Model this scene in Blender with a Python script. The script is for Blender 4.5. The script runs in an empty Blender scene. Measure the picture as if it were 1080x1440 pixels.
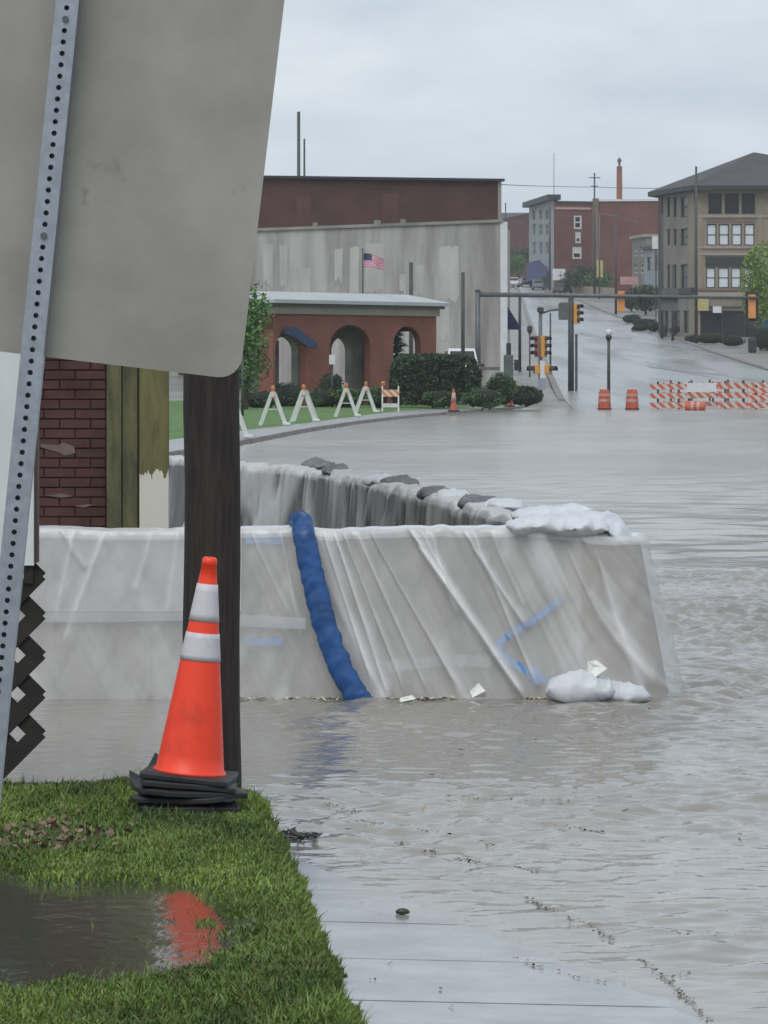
import bpy, math, random
import numpy as np
from mathutils import Vector, Matrix, noise as mnoise
R = math.radians
scene = bpy.context.scene
COL = scene.collection
FPX, CX, HY, H = 5800.0, 540.0, 518.0, 1.9      # focal length (photo px), centre column, horizon row, eye height over the flood

# ------------------------------------------------------------------ camera, world, sun, exposure
cam_d = bpy.data.cameras.new("camera"); cam = bpy.data.objects.new("camera", cam_d); COL.objects.link(cam)
cam.location = (0, 0, H); cam.rotation_euler = (R(90), 0, 0)
cam_d.sensor_fit = 'AUTO'; cam_d.sensor_width = 36; cam_d.lens = FPX / 1440 * 36
cam_d.shift_y = -(720 - HY) / 1440
cam_d.clip_start = 0.1; cam_d.clip_end = 9000
scene.camera = cam
scene.render.resolution_x, scene.render.resolution_y = 768, 1024
SUN_EL, SUN_AZ = 52, 200
w = bpy.data.worlds.new("World"); scene.world = w; w.use_nodes = True
nt = w.node_tree; nt.nodes.clear()
def wn(t, **k):
    n = nt.nodes.new(t)
    for a, b in k.items(): setattr(n, a, b)
    return n
out = wn('ShaderNodeOutputWorld')
sky = wn('ShaderNodeTexSky', sky_type='NISHITA'); sky.sun_disc = False
sky.sun_elevation = R(SUN_EL); sky.sun_rotation = R(SUN_AZ); sky.dust_density = 4; sky.air_density = 1.2
bg1 = wn('ShaderNodeBackground'); bg1.inputs[1].default_value = 0.10
nt.links.new(sky.outputs[0], bg1.inputs[0])
tc = wn('ShaderNodeTexCoord'); mp = wn('ShaderNodeMapping'); mp.inputs['Scale'].default_value = (1.6, 1.6, 5.0)
no = wn('ShaderNodeTexNoise'); no.inputs['Scale'].default_value = 7.0; no.inputs['Detail'].default_value = 7; no.inputs['Roughness'].default_value = .55
rp = wn('ShaderNodeValToRGB')
rp.color_ramp.elements[0].position = .30; rp.color_ramp.elements[0].color = (.43, .52, .61, 1)
rp.color_ramp.elements[1].position = .72; rp.color_ramp.elements[1].color = (.68, .73, .775, 1)
nt.links.new(tc.outputs['Generated'], mp.inputs[0]); nt.links.new(mp.outputs[0], no.inputs[0]); nt.links.new(no.outputs[0], rp.inputs[0])
bg2 = wn('ShaderNodeBackground'); bg2.inputs[1].default_value = 1.0
nt.links.new(rp.outputs[0], bg2.inputs[0])
mx = wn('ShaderNodeMixShader'); mx.inputs[0].default_value = .94
nt.links.new(bg1.outputs[0], mx.inputs[1]); nt.links.new(bg2.outputs[0], mx.inputs[2]); nt.links.new(mx.outputs[0], out.inputs[0])
sd = bpy.data.lights.new("sun", 'SUN'); sd.energy = 1.2; sd.angle = R(40); sd.color = (1, .97, .93)
so = bpy.data.objects.new("sun", sd); COL.objects.link(so); so.location = (0, -20, 60)
so.rotation_euler = (R(90 - SUN_EL), 0, R(180 - SUN_AZ))
vs = scene.view_settings; vs.view_transform = 'Standard'; vs.look = 'None'; vs.exposure = 0.30; vs.gamma = 1.0; vs.use_curve_mapping = False

# ------------------------------------------------------------------ helpers
def pt(x, y, D): return Vector(((x - CX) * D / FPX, D, H - (y - HY) * D / FPX))
def onz(x, y, z=0.0):
    D = (H - z) * FPX / (y - HY); return Vector(((x - CX) * D / FPX, D, z))
PROF = [(-50, -.35), (186, -.35), (195, 0), (206, .3), (230, .85), (300, 2.7), (385, 4.9), (500, 8.8), (600, 13), (700, 17), (900, 22), (6000, 22)]
def prof(Y): return float(np.interp(Y, [a for a, _ in PROF], [b for _, b in PROF]))
def onhill(x, y):
    lo, hi = 190.0, 900.0
    f = lambda D: HY - (prof(D) - H) * FPX / D - y
    for _ in range(50):
        m = .5 * (lo + hi)
        if f(m) > 0: lo = m
        else: hi = m
    return Vector(((x - CX) * lo / FPX, lo, prof(lo)))

def wloc(o):
    l = Vector((0, 0, 0))
    while o is not None: l = l + Vector(o.location); o = o.parent
    return l
class MB:
    def __init__(s): s.v = []; s.f = []; s.m = []; s.mi = 0
    def add(s, pts, faces):
        b = len(s.v); s.v += [tuple(p) for p in pts]
        for f in faces: s.f.append(tuple(b + i for i in f)); s.m.append(s.mi)
        return s
    def quad(s, *p): return s.add(p, [tuple(range(len(p)))])
    def hexa(s, c):   # 8 corners: bottom 4 ccw, top 4 ccw
        return s.add(c, [(3, 2, 1, 0), (4, 5, 6, 7), (0, 1, 5, 4), (1, 2, 6, 5), (2, 3, 7, 6), (3, 0, 4, 7)])
    def box(s, x0, x1, y0, y1, z0, z1):
        return s.hexa([(x0, y0, z0), (x1, y0, z0), (x1, y1, z0), (x0, y1, z0), (x0, y0, z1), (x1, y0, z1), (x1, y1, z1), (x0, y1, z1)])
    def beam(s, p, q, w, h, up=(0, 0, 1)):
        p = Vector(p); q = Vector(q); d = (q - p).normalized(); up = Vector(up)
        if abs(d.dot(up)) > .98: up = Vector((0, 1, 0))
        a = d.cross(up).normalized() * (w / 2); b = a.cross(d).normalized() * (h / 2)
        return s.hexa([p - a - b, p + a - b, q + a - b, q - a - b, p - a + b, p + a + b, q + a + b, q - a + b])
    def tube(s, pts, radii, n=8, cap=True):
        pts = [Vector(p) for p in pts]
        if not hasattr(radii, '__len__'): radii = [radii] * len(pts)
        V = []; prev = None
        for i, p in enumerate(pts):
            d = (pts[min(i + 1, len(pts) - 1)] - pts[max(i - 1, 0)]).normalized()
            if prev is None:
                a = d.orthogonal().normalized()
            else:
                a = (prev - d * prev.dot(d)).normalized()
            prev = a; b = d.cross(a)
            V += [p + (a * math.cos(2 * math.pi * k / n) + b * math.sin(2 * math.pi * k / n)) * radii[i] for k in range(n)]
        F = []
        for i in range(len(pts) - 1):
            for k in range(n):
                k2 = (k + 1) % n
                F.append((i * n + k, i * n + k2, (i + 1) * n + k2, (i + 1) * n + k))
        if cap: F.append(tuple(range(n))[::-1]); F.append(tuple((len(pts) - 1) * n + k for k in range(n)))
        return s.add(V, F)
    def lathe(s, prof, c=(0, 0, 0), n=16):
        V = []; F = []
        for r, z in prof:
            V += [(c[0] + r * math.cos(2 * math.pi * k / n), c[1] + r * math.sin(2 * math.pi * k / n), c[2] + z) for k in range(n)]
        for i in range(len(prof) - 1):
            for k in range(n):
                k2 = (k + 1) % n
                F.append((i * n + k, i * n + k2, (i + 1) * n + k2, (i + 1) * n + k))
        F.append(tuple(range(n))[::-1]); F.append(tuple((len(prof) - 1) * n + k for k in range(n)))
        return s.add(V, F)
    def prism(s, poly, ext):
        n = len(poly); e = Vector(ext); P = [Vector(p) for p in poly]
        return s.add(P + [p + e for p in P], [tuple(range(n)), tuple(range(2 * n - 1, n - 1, -1))] + [(i, (i + 1) % n, n + (i + 1) % n, n + i) for i in range(n)])
    def build(s, name, mat, parent=None, smooth=False, bevel=0, origin=None, kind=None, fix=True):
        me = bpy.data.meshes.new(name)
        o0 = wloc(parent) if parent is not None else Vector(origin or (0, 0, 0))
        V = np.array(s.v, dtype=np.float64).reshape(-1, 3) - np.array(o0)
        me.from_pydata(V.tolist(), [], s.f)
        mats = mat if isinstance(mat, (list, tuple)) else [mat]
        for m in mats: me.materials.append(m)
        if len(mats) > 1: me.polygons.foreach_set('material_index', s.m)
        if fix:
            import bmesh
            b = bmesh.new(); b.from_mesh(me); bmesh.ops.recalc_face_normals(b, faces=b.faces); b.to_mesh(me); b.free()
        if smooth: me.polygons.foreach_set('use_smooth', [True] * len(me.polygons))
        me.update()
        ob = bpy.data.objects.new(name, me); COL.objects.link(ob)
        if parent is not None: ob.parent = parent
        else: ob.location = o0
        if bevel:
            bv = ob.modifiers.new('bevel', 'BEVEL'); bv.width = bevel; bv.segments = 2; bv.limit_method = 'ANGLE'
        if kind: ob['kind'] = kind
        return ob
def tag(o, label, cat, group=None, kind=None):
    o['label'] = label; o['category'] = cat
    if group: o['group'] = group
    if kind: o['kind'] = kind
    return o
def thing(name, label, cat, loc=(0, 0, 0), rz=0, group=None):
    o = bpy.data.objects.new(name, None); COL.objects.link(o); o.location = loc; o.rotation_euler = (0, 0, rz); o.empty_display_size = .2
    return tag(o, label, cat, group)
def dup(o, parent=None):
    c = o.copy(); COL.objects.link(c); c.parent = parent
    for ch in o.children: dup(ch, c)
    return c
def smooth01(x): x = np.clip(x, 0, 1); return x * x * (3 - 2 * x)
_rng = np.random.default_rng(5); _LAT = _rng.random((256, 256))
def vnoise(x, y):
    x = np.asarray(x, float); y = np.asarray(y, float)
    xi = np.floor(x).astype(int); yi = np.floor(y).astype(int); fx = x - xi; fy = y - yi
    fx = fx * fx * (3 - 2 * fx); fy = fy * fy * (3 - 2 * fy)
    g = lambda a, b: _LAT[a % 256, b % 256]
    return (g(xi, yi) * (1 - fx) + g(xi + 1, yi) * fx) * (1 - fy) + (g(xi, yi + 1) * (1 - fx) + g(xi + 1, yi + 1) * fx) * fy
def grid_faces(nr, nc):
    i = np.arange(nr - 1)[:, None] * nc + np.arange(nc - 1)[None, :]
    return np.stack([i, i + 1, i + nc + 1, i + nc], -1).reshape(-1, 4)
def np_mesh(name, V, F, mat, cols=None, smooth=True, parent=None, uv=None):
    me = bpy.data.meshes.new(name); V = np.asarray(V, np.float32); F = np.asarray(F, np.int32); k = F.shape[1]
    me.vertices.add(len(V)); me.vertices.foreach_set('co', V.ravel())
    me.loops.add(F.size); me.loops.foreach_set('vertex_index', F.ravel())
    me.polygons.add(len(F)); me.polygons.foreach_set('loop_start', np.arange(len(F)) * k)
    me.polygons.foreach_set('use_smooth', np.full(len(F), smooth))
    if cols is not None:
        a = me.color_attributes.new('Col', 'FLOAT_COLOR', 'POINT')
        c = np.ones((len(V), 4), np.float32); c[:, :3] = cols; a.data.foreach_set('color', c.ravel())
    me.update(calc_edges=True); me.materials.append(mat)
    o = bpy.data.objects.new(name, me); COL.objects.link(o)
    if parent is not None: o.parent = parent
    return o

# ------------------------------------------------------------------ materials
def mat(name, col, rough=.7, var=.18, scale=4, bump=0, bscale=None, metal=0, spec=.5, stretch=(1, 1, 1), col2=None, lo=.35, hi=.65, coat=0, detail=5, attr=False, world=False):
    m = bpy.data.materials.new(name); m.use_nodes = True; N = m.node_tree; b = N.nodes['Principled BSDF']
    b.inputs['Roughness'].default_value = rough; b.inputs['Metallic'].default_value = metal; b.inputs['Specular IOR Level'].default_value = spec
    b.inputs['Coat Weight'].default_value = coat; b.inputs['Coat Roughness'].default_value = .08
    t = N.nodes.new('ShaderNodeTexCoord'); mpn = N.nodes.new('ShaderNodeMapping'); mpn.inputs['Scale'].default_value = stretch
    if world:
        g = N.nodes.new('ShaderNodeNewGeometry'); N.links.new(g.outputs['Position'], mpn.inputs[0])
    else: N.links.new(t.outputs['Object'], mpn.inputs[0])
    n1 = N.nodes.new('ShaderNodeTexNoise'); n1.inputs['Scale'].default_value = scale; n1.inputs['Detail'].default_value = detail; n1.inputs['Roughness'].default_value = .6
    N.links.new(mpn.outputs[0], n1.inputs[0])
    r = N.nodes.new('ShaderNodeValToRGB')
    c1 = tuple(max(0, c * (1 - var)) for c in col[:3]) + (1,); c2 = (tuple(col2[:3]) + (1,)) if col2 else tuple(min(1, c * (1 + var)) for c in col[:3]) + (1,)
    if col2: c1 = tuple(col[:3]) + (1,)
    r.color_ramp.elements[0].position = lo; r.color_ramp.elements[0].color = c1
    r.color_ramp.elements[1].position = hi; r.color_ramp.elements[1].color = c2
    N.links.new(n1.outputs[0], r.inputs[0]); src = r.outputs[0]
    if attr:
        a = N.nodes.new('ShaderNodeAttribute'); a.attribute_name = 'Col'
        mm = N.nodes.new('ShaderNodeMix'); mm.data_type = 'RGBA'; mm.blend_type = 'MULTIPLY'; mm.inputs[0].default_value = 1
        N.links.new(src, mm.inputs[6]); N.links.new(a.outputs[0], mm.inputs[7]); src = mm.outputs[2]
    N.links.new(src, b.inputs['Base Color'])
    if bump:
        n2 = N.nodes.new('ShaderNodeTexNoise'); n2.inputs['Scale'].default_value = bscale or scale * 4; n2.inputs['Detail'].default_value = 4
        N.links.new(mpn.outputs[0], n2.inputs[0])
        bp = N.nodes.new('ShaderNodeBump'); bp.inputs['Strength'].default_value = min(1, bump * 20); bp.inputs['Distance'].default_value = bump
        N.links.new(n2.outputs[0], bp.inputs['Height']); N.links.new(bp.outputs[0], b.inputs['Normal'])
    return m
def bsdf(m): return m.node_tree.nodes['Principled BSDF']
M = {}
M['asphalt_wet'] = mat('asphalt_wet', (.11, .105, .10), .26, .35, .30, .003, 40, stretch=(1, .10, 1), col2=(.30, .305, .31), lo=.36, hi=.54)
M['tar'] = mat('tar_seam', (.05, .045, .042), .35, .3, 1)
M['pave'] = mat('pave', (.20, .185, .165), .4, .3, .25, .004, 20)
M['soil'] = mat('soil', (.035, .045, .02), .8, .4, 12, .01, 60)
M['slab'] = mat('wet_concrete', (.30, .30, .30), .16, .22, 3.2, .0012, 70, spec=.6)
M['joint'] = mat('joint_silt', (.05, .045, .04), .4)
M['farlawn'] = mat('far_turf', (.085, .165, .040), .9, .35, 2, .03, 8)
M['kerb'] = mat('kerb_stone', (.19, .165, .155), .5, .3, 1.2)
M['farwalk'] = mat('far_walk', (.27, .26, .26), .3, .2, .8)
M['galv'] = mat('galvanised_steel', (.33, .36, .40), .45, .12, 30, metal=.55)
M['alu'] = mat('sign_back', (.305, .295, .26), .62, .16, 2.6, metal=.15, detail=9)
M['dark'] = mat('black_void', (.012, .012, .014), .8)
M['polewood'] = mat('creosote_wood', (.024, .017, .0145), .8, .5, 9, .006, 30, stretch=(6, 6, .5))
M['orange'] = mat('cone_orange', (.52, .040, .020), .42, .1, 5, .0008, 60, col2=(.90, .055, .016), lo=.22, hi=.46, detail=9)
M['band'] = mat('reflective_band', (.40, .37, .40), .42, .06, 7, col2=(.58, .55, .59), lo=.3, hi=.5, detail=9)
M['rubber'] = mat('black_rubber', (.014, .014, .016), .55, .5, 14, .002, 60)
M['lattice'] = mat('weathered_lattice', (.018, .017, .013), .8, .35, 8, .002, 50)
M['whitepaint'] = mat('white_paint', (.62, .66, .66), .55, .06, 3)
M['brownpaint'] = mat('brown_paint', (.05, .032, .025), .6)
M['brick'] = mat('dark_brick', (.068, .029, .024), .85, .4, 3.0, .003, 60, world=True)
M['mortar'] = mat('mortar', (.050, .027, .023), .9)
M['moss'] = mat('mossy_board', (.050, .052, .030), .85, .35, 5, .006, 25, stretch=(3, 3, .7), col2=(.135, .13, .06), lo=.3, hi=.66)
M['smear'] = mat('dried_paint', (.15, .11, .095), .8)
M['foam'] = mat('scum_foam', (.62, .57, .42), .6, .15, 20)
M['bag'] = mat('white_sandbag', (.58, .60, .63), .5, .08, 9, .006, 60)
M['greybag'] = mat('grey_sandbag', (.15, .155, .17), .6, .25, 9, .006, 60)
M['blue'] = mat('blue_sleeve', (.014, .075, .24), .38, .25, 5, .010, 26)
M['bluetape'] = mat('blue_tape', (.10, .26, .55), .6)
M['scrap'] = mat('white_scrap', (.78, .79, .74), .5)
M['leafbit'] = mat('wet_debris', (1, 1, 1), .55, .2, 40, attr=True)
M['grass'] = mat('grass_blade', (1, 1, 1), .5, .12, 3, attr=True, spec=.35)
M['concrete'] = mat('stained_concrete', (.23, .22, .205), .9, .25, .55, .01, 8, stretch=(1.6, 1.6, .22), col2=(.44, .43, .405), lo=.34, hi=.64, detail=8)
M['plaster'] = mat('pale_plaster', (.43, .425, .40), .9, .14, .8, stretch=(1, 1, .3))
M['farbrick_dark'] = mat('old_brick', (.085, .042, .038), .9, .22, .35, detail=8)
M['farbrick'] = mat('red_brick', (.150, .058, .048), .9, .18, .3, detail=8)
M['farbrick_patch'] = mat('brown_brick', (.105, .052, .044), .9, .15, .5)
M['roofwhite'] = mat('pale_roof', (.40, .42, .42), .5, .08, .6)
M['frieze'] = mat('tan_frieze', (.30, .27, .225), .7, .1, .7)
M['shadowgap'] = mat('grey_fascia', (.12, .12, .12), .7)
M['pavbrick'] = mat('pavilion_brick', (.225, .080, .058), .85, .16, .5, detail=8)
M['stonewall'] = mat('grey_stone_wall', (.25, .24, .215), .9, .25, .8)
M['tan'] = mat('buff_brick', (.25, .215, .16), .85, .12, .4, detail=8)
M['tan2'] = mat('grey_buff_brick', (.20, .185, .16), .85, .15, .4)
M['brownbrick'] = mat('brown_spandrel', (.17, .125, .095), .85, .12, .6)
M['greyblue'] = mat('grey_painted_front', (.27, .30, .31), .7, .12, .5)
M['roofslate'] = mat('grey_shingle', (.070, .068, .072), .85, .15, .9)
M['trimdark'] = mat('dark_trim', (.030, .030, .032), .6)
M['trimwhite'] = mat('white_trim', (.62, .63, .63), .6, .06, 2)
M['glass'] = mat('dark_glass', (.022, .025, .03), .25, .3, .8, spec=.3)
M['blind'] = mat('pale_blind', (.60, .64, .68), .7, .06, 1)
M['steel_dark'] = mat('dark_steel', (.045, .05, .05), .5, .2, 3)
M['steel_grey'] = mat('grey_steel', (.11, .12, .12), .45, .15, 3, metal=.2)
M['signal'] = mat('signal_yellow', (.62, .30, .045), .5, .08, 4)
M['signalback'] = mat('signal_back', (.66, .27, .09), .55, .08, 4)
M['lens_red'] = mat('lens_dark', (.05, .02, .015), .25)
M['hood'] = mat('signal_hood', (.03, .028, .03), .6)
M['drum'] = mat('drum_orange', (.50, .10, .055), .5, .12, 4)
M['drumband'] = mat('drum_band', (.48, .30, .26), .5)
M['white'] = mat('barricade_white', (.58, .60, .58), .55, .08, 4)
M['amber'] = mat('amber_lens', (.45, .14, .03), .3)
M['navy'] = mat('navy_canvas', (.022, .03, .10), .75, .2, 3)
M['navyblue'] = mat('blue_canvas', (.03, .055, .12), .75, .2, 3)
M['green_sign'] = mat('sign_back_grey_green', (.10, .12, .11), .6)
M['bluesign'] = mat('blue_sign', (.05, .20, .34), .6)
M['flagred'] = mat('flag_red', (.55, .08, .17), .7); M['flagwhite'] = mat('flag_white', (.66, .52, .58), .7); M['flagblue'] = mat('flag_blue', (.05, .05, .12), .7)
M['carwhite'] = mat('car_white', (.62, .63, .64), .3, .03, 1, coat=.5); M['carblue'] = mat('car_blue_grey', (.10, .14, .17), .3, .03, 1, coat=.5); M['cardark'] = mat('car_dark', (.03, .035, .04), .3, .03, 1, coat=.5)
M['tyre'] = mat('tyre', (.015, .015, .016), .8); M['hub'] = mat('hub', (.3, .3, .31), .4, metal=.7)
M['headlamp'] = mat('headlamp_glass', (.5, .5, .5), .15); M['taillamp'] = mat('tail_lamp', (.3, .02, .02), .3)
M['bark'] = mat('bark', (.06, .045, .035), .9, .3, 8)
M['leaf_mid'] = mat('leaf_mid', (.085, .185, .042), .6, .3, 1.1); M['leaf_dark'] = mat('leaf_dark', (.026, .055, .022), .6, .35, 1.2); M['leaf_lime'] = mat('leaf_lime', (.15, .25, .035), .6, .25, .8)
M['leaf_shrub'] = mat('leaf_shrub', (.060, .125, .036), .6, .3, 1.2); M['spruce'] = mat('spruce_needles', (.014, .022, .022), .7, .3, 2)
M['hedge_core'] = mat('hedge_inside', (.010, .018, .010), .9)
M['chimney'] = mat('chimney_brick', (.23, .10, .06), .9, .15, 1)
M['beige'] = mat('beige_wall', (.30, .25, .19), .85, .12, .5)
M['cord'] = mat('wire', (.03, .03, .035), .7)
M['pinksign'] = mat('faded_sign', (.42, .24, .24), .7); M['yellowsign'] = mat('yellow_sign', (.42, .37, .16), .7)

def stripes(name, c1, c2, period, axes=(1, 0, 1)):
    m = mat(name, c1, .5, .05); N = m.node_tree; b = bsdf(m)
    t = N.nodes.new('ShaderNodeTexCoord'); d = N.nodes.new('ShaderNodeVectorMath'); d.operation = 'DOT_PRODUCT'; d.inputs[1].default_value = axes
    N.links.new(t.outputs['Object'], d.inputs[0])
    a = N.nodes.new('ShaderNodeMath'); a.operation = 'DIVIDE'; a.inputs[1].default_value = period; N.links.new(d.outputs['Value'], a.inputs[0])
    fr = N.nodes.new('ShaderNodeMath'); fr.operation = 'FRACT'; N.links.new(a.outputs[0], fr.inputs[0])
    g = N.nodes.new('ShaderNodeMath'); g.operation = 'GREATER_THAN'; g.inputs[1].default_value = .5; N.links.new(fr.outputs[0], g.inputs[0])
    mm = N.nodes.new('ShaderNodeMix'); mm.data_type = 'RGBA'; mm.inputs[6].default_value = tuple(c1) + (1,); mm.inputs[7].default_value = tuple(c2) + (1,)
    N.links.new(g.outputs[0], mm.inputs[0]); N.links.new(mm.outputs[2], b.inputs['Base Color'])
    return m
M['stripe'] = stripes('orange_white_stripes', (.55, .50, .47), (.52, .12, .06), .42)
M['stripe_x'] = stripes('orange_white_stripes_small', (.62, .55, .5), (.60, .20, .07), .28)
M['stripe_y'] = stripes('orange_white_stripes_side', (.58, .58, .56), (.55, .15, .06), .36, (0, 1, 1))

# translucent polyethylene
def poly(name, col, alpha, rough=.3, bunch=0):
    m = mat(name, col, rough, .08, 5, .006, 16, spec=.6); N = m.node_tree; b = bsdf(m)
    o = N.nodes['Material Output']; tr = N.nodes.new('ShaderNodeBsdfTransparent'); tl = N.nodes.new('ShaderNodeBsdfTranslucent'); tl.inputs[0].default_value = (.8, .8, .78, 1)
    m1 = N.nodes.new('ShaderNodeMixShader'); m1.inputs[0].default_value = .12
    m2 = N.nodes.new('ShaderNodeMixShader'); m2.inputs[0].default_value = alpha
    if bunch:
        at = N.nodes.new('ShaderNodeAttribute'); at.attribute_name = 'Col'; ma = N.nodes.new('ShaderNodeMath'); ma.operation = 'MULTIPLY_ADD'; ma.use_clamp = True
        ma.inputs[1].default_value = bunch; ma.inputs[2].default_value = alpha; N.links.new(at.outputs['Fac'], ma.inputs[0]); N.links.new(ma.outputs[0], m2.inputs[0])
    N.links.new(b.outputs[0], m1.inputs[1]); N.links.new(tl.outputs[0], m1.inputs[2])
    N.links.new(tr.outputs[0], m2.inputs[1]); N.links.new(m1.outputs[0], m2.inputs[2]); N.links.new(m2.outputs[0], o.inputs['Surface'])
    return m
M['poly'] = poly('clear_polythene', (.80, .80, .80), .40, bunch=.55, rough=.2)
M['poly2'] = poly('clear_polythene_upper', (.74, .74, .74), .48, bunch=.5)
M['panel'] = mat('wet_plywood', (.29, .268, .232), .8, .22, 1.6, stretch=(3, 3, .6))
M['tapeband'] = poly('pale_tape', (.66, .69, .74), .34)

# muddy water
def water(name, mud, bumps, rough=.05, far=0):
    m = mat(name, mud, rough, .22, .25, spec=.5, world=True, stretch=(1, .35, 1)); N = m.node_tree; b = bsdf(m)
    b.inputs['IOR'].default_value = 1.38
    g = N.nodes.new('ShaderNodeNewGeometry'); prev = None
    for sc, st, dist in bumps:
        mpn = N.nodes.new('ShaderNodeMapping'); mpn.inputs['Scale'].default_value = st; N.links.new(g.outputs['Position'], mpn.inputs[0])
        n2 = N.nodes.new('ShaderNodeTexNoise'); n2.inputs['Scale'].default_value = sc; n2.inputs['Detail'].default_value = 3; N.links.new(mpn.outputs[0], n2.inputs[0])
        bp = N.nodes.new('ShaderNodeBump'); bp.inputs['Strength'].default_value = 1; bp.inputs['Distance'].default_value = dist
        N.links.new(n2.outputs[0], bp.inputs['Height'])
        if prev: N.links.new(prev.outputs[0], bp.inputs['Normal'])
        prev = bp
    if prev: N.links.new(prev.outputs[0], b.inputs['Normal'])
    if far:
        sx = N.nodes.new('ShaderNodeSeparateXYZ'); N.links.new(g.outputs['Position'], sx.inputs[0])
        mr = N.nodes.new('ShaderNodeMapRange'); mr.inputs[1].default_value = 24; mr.inputs[2].default_value = 75; mr.inputs[3].default_value = rough; mr.inputs[4].default_value = far
        N.links.new(sx.outputs['Y'], mr.inputs[0]); N.links.new(mr.outputs[0], b.inputs['Roughness'])
    return m
M['flood'] = water('muddy_flood_water', (.25, .232, .205), [(1.3, (1, .7, 1), .012), (7, (1, .8, 1), .005)], .06, far=.20)
M['puddle'] = water('puddle_water', (.058, .060, .042), [(13, (1, .5, 1), .0030)], .12)

# ================================================================== SETTING
def structure(o): o['kind'] = 'structure'; return o
# ground sheet with the hill behind the flood
ys = [-60, 100, 186, 190, 195, 200, 206, 215, 230, 265, 300, 340, 385, 440, 500, 550, 600, 650, 700, 800, 900, 1200, 1800]
xs = [-1200, -600, -200, -60, -20, 0, 20, 60, 200, 600, 1200]
mb = MB(); mb.add([(x, y, prof(y)) for y in ys for x in xs], grid_faces(len(ys), len(xs)).tolist())
structure(mb.build('ground', M['pave'], fix=False))

# street climbing the hill: edges as pixels on the hill
LE = [(800, 571), (793, 560), (784, 545), (765, 500), (750, 460), (739, 428), (732, 409)]
RE = [(1300, 571), (1250, 556), (1120, 535), (1010, 500), (930, 470), (880, 451), (830, 430), (792, 416), (768, 409)]
LEw = sorted([tuple(onhill(*p)[:2])[::-1] for p in LE]); REw = sorted([tuple(onhill(*p)[:2])[::-1] for p in RE])
def edgeX(E, Y): return float(np.interp(Y, [a for a, _ in E], [b for _, b in E]))
rows = sorted(set([191, 195, 200, 206] + list(np.linspace(206, 640, 60)) + [230, 300, 385, 500, 600]))
mb = MB(); mb.add([(edgeX(LEw, Y) + (edgeX(REw, Y) - edgeX(LEw, Y)) * k / 6, Y, prof(Y) + .03) for Y in rows for k in range(7)], grid_faces(len(rows), 7).tolist())
structure(mb.build('street', M['asphalt_wet'], fix=False))
# kerbs of the street (both edges)
for E, sgn in ((LEw, -1), (REw, 1)):
    mb = MB(); V = []
    for Y in rows:
        if Y < 206: continue
        x = edgeX(E, Y); z = prof(Y) - .14 * max(0, 1 - (Y - 206) / 22)
        V += [(x, Y, z + .02), (x, Y, z + .17), (x + sgn * .35, Y, z + .17), (x + sgn * .35, Y, z + .02)]
    n = len(V) // 4; mb.add(V, [(4 * i + a, 4 * i + a + 1, 4 * i + a + 5, 4 * i + a + 4) for i in range(n - 1) for a in range(3)])
    structure(mb.build('kerb', M['kerb'], fix=False))

for ln, wd in (([(815, 470), (870, 477), (930, 487), (1000, 497), (1080, 512)], .55), ([(818, 490), (870, 504), (917, 518), (1013, 528), (1100, 545)], .8), ([(912, 516), (960, 524), (1010, 533)], .9), ([(768, 455), (800, 470), (840, 486)], .5), ([(800, 428), (860, 452), (930, 480), (1060, 520)], .6)):
    P = [onhill(*q) for q in ln]; Q = []
    for i in range(len(P) - 1):
        for k in range(6): Q.append(P[i].lerp(P[i + 1], k / 6))
    Q.append(P[-1]); V = []
    for i, q in enumerate(Q):
        w_ = wd * (.5 + .9 * float(vnoise(i * .45, wd * 30))); V += [(q.x, q.y - w_, prof(q.y - w_) + .036), (q.x, q.y + w_, prof(q.y + w_) + .036)]
    mb = MB(); mb.add(V, [(2 * i, 2 * i + 2, 2 * i + 3, 2 * i + 1) for i in range(len(Q) - 1)]); structure(mb.build('tar_seam', M['tar'], fix=False))
# corner pavement + lawn beyond the flood
CURB = [(-900, 700), (100, 663), (235, 644), (345, 625), (430, 608), (500, 597), (560, 589.5), (640, 582), (700, 577.5), (745, 573.5), (790, 571)]
LAWN = [(-900, 680), (100, 640), (235, 619), (345, 605), (430, 595), (500, 585.5), (560, 578), (640, 574), (700, 571.5), (745, 569), (775, 567)]
cw = [onz(x, y, 0) for x, y in CURB]; lw = [onz(x, y, .12) for x, y in LAWN]
mb = MB(); n = len(cw)
for i in range(n - 1):
    a, b, c, d = cw[i], cw[i + 1], lw[i + 1], lw[i]
    k = .12
    off = lambda p, q: (p + (q - p).normalized() * .18)
    mb.quad(off(a, d) * 1 + Vector((0, 0, .118)), off(b, c) + Vector((0, 0, .118)), c, d)
structure(mb.build('corner_pavement', M['farwalk']))
mb = MB(); V = []
for i in range(n):
    a = cw[i]; d = (lw[i] - a); d.z = 0; d = d.normalized() * .2
    V += [(a.x, a.y, -.3), (a.x, a.y, .11), (a.x + d.x, a.y + d.y, .126), (a.x + d.x, a.y + d.y, -.3)]
mb.add(V, [(4 * i + a, 4 * i + a + 1, 4 * i + a + 5, 4 * i + a + 4) for i in range(n - 1) for a in range(3)])
structure(mb.build('corner_kerb', M['kerb']))
mb = MB()
for i in range(n - 1):
    a, b = lw[i], lw[i + 1]
    f1 = Vector((a.x - 6, 207, .3)) if i else Vector((-60, 207, .3)); f2 = Vector((b.x - 6, 207, .3))
    for k in range(4):
        t0, t1 = k / 4, (k + 1) / 4
        mb.quad(a.lerp(f1, t0), b.lerp(f2, t0), b.lerp(f2, t1), a.lerp(f1, t1))
structure(mb.build('corner_lawn', M['farlawn']))

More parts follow.
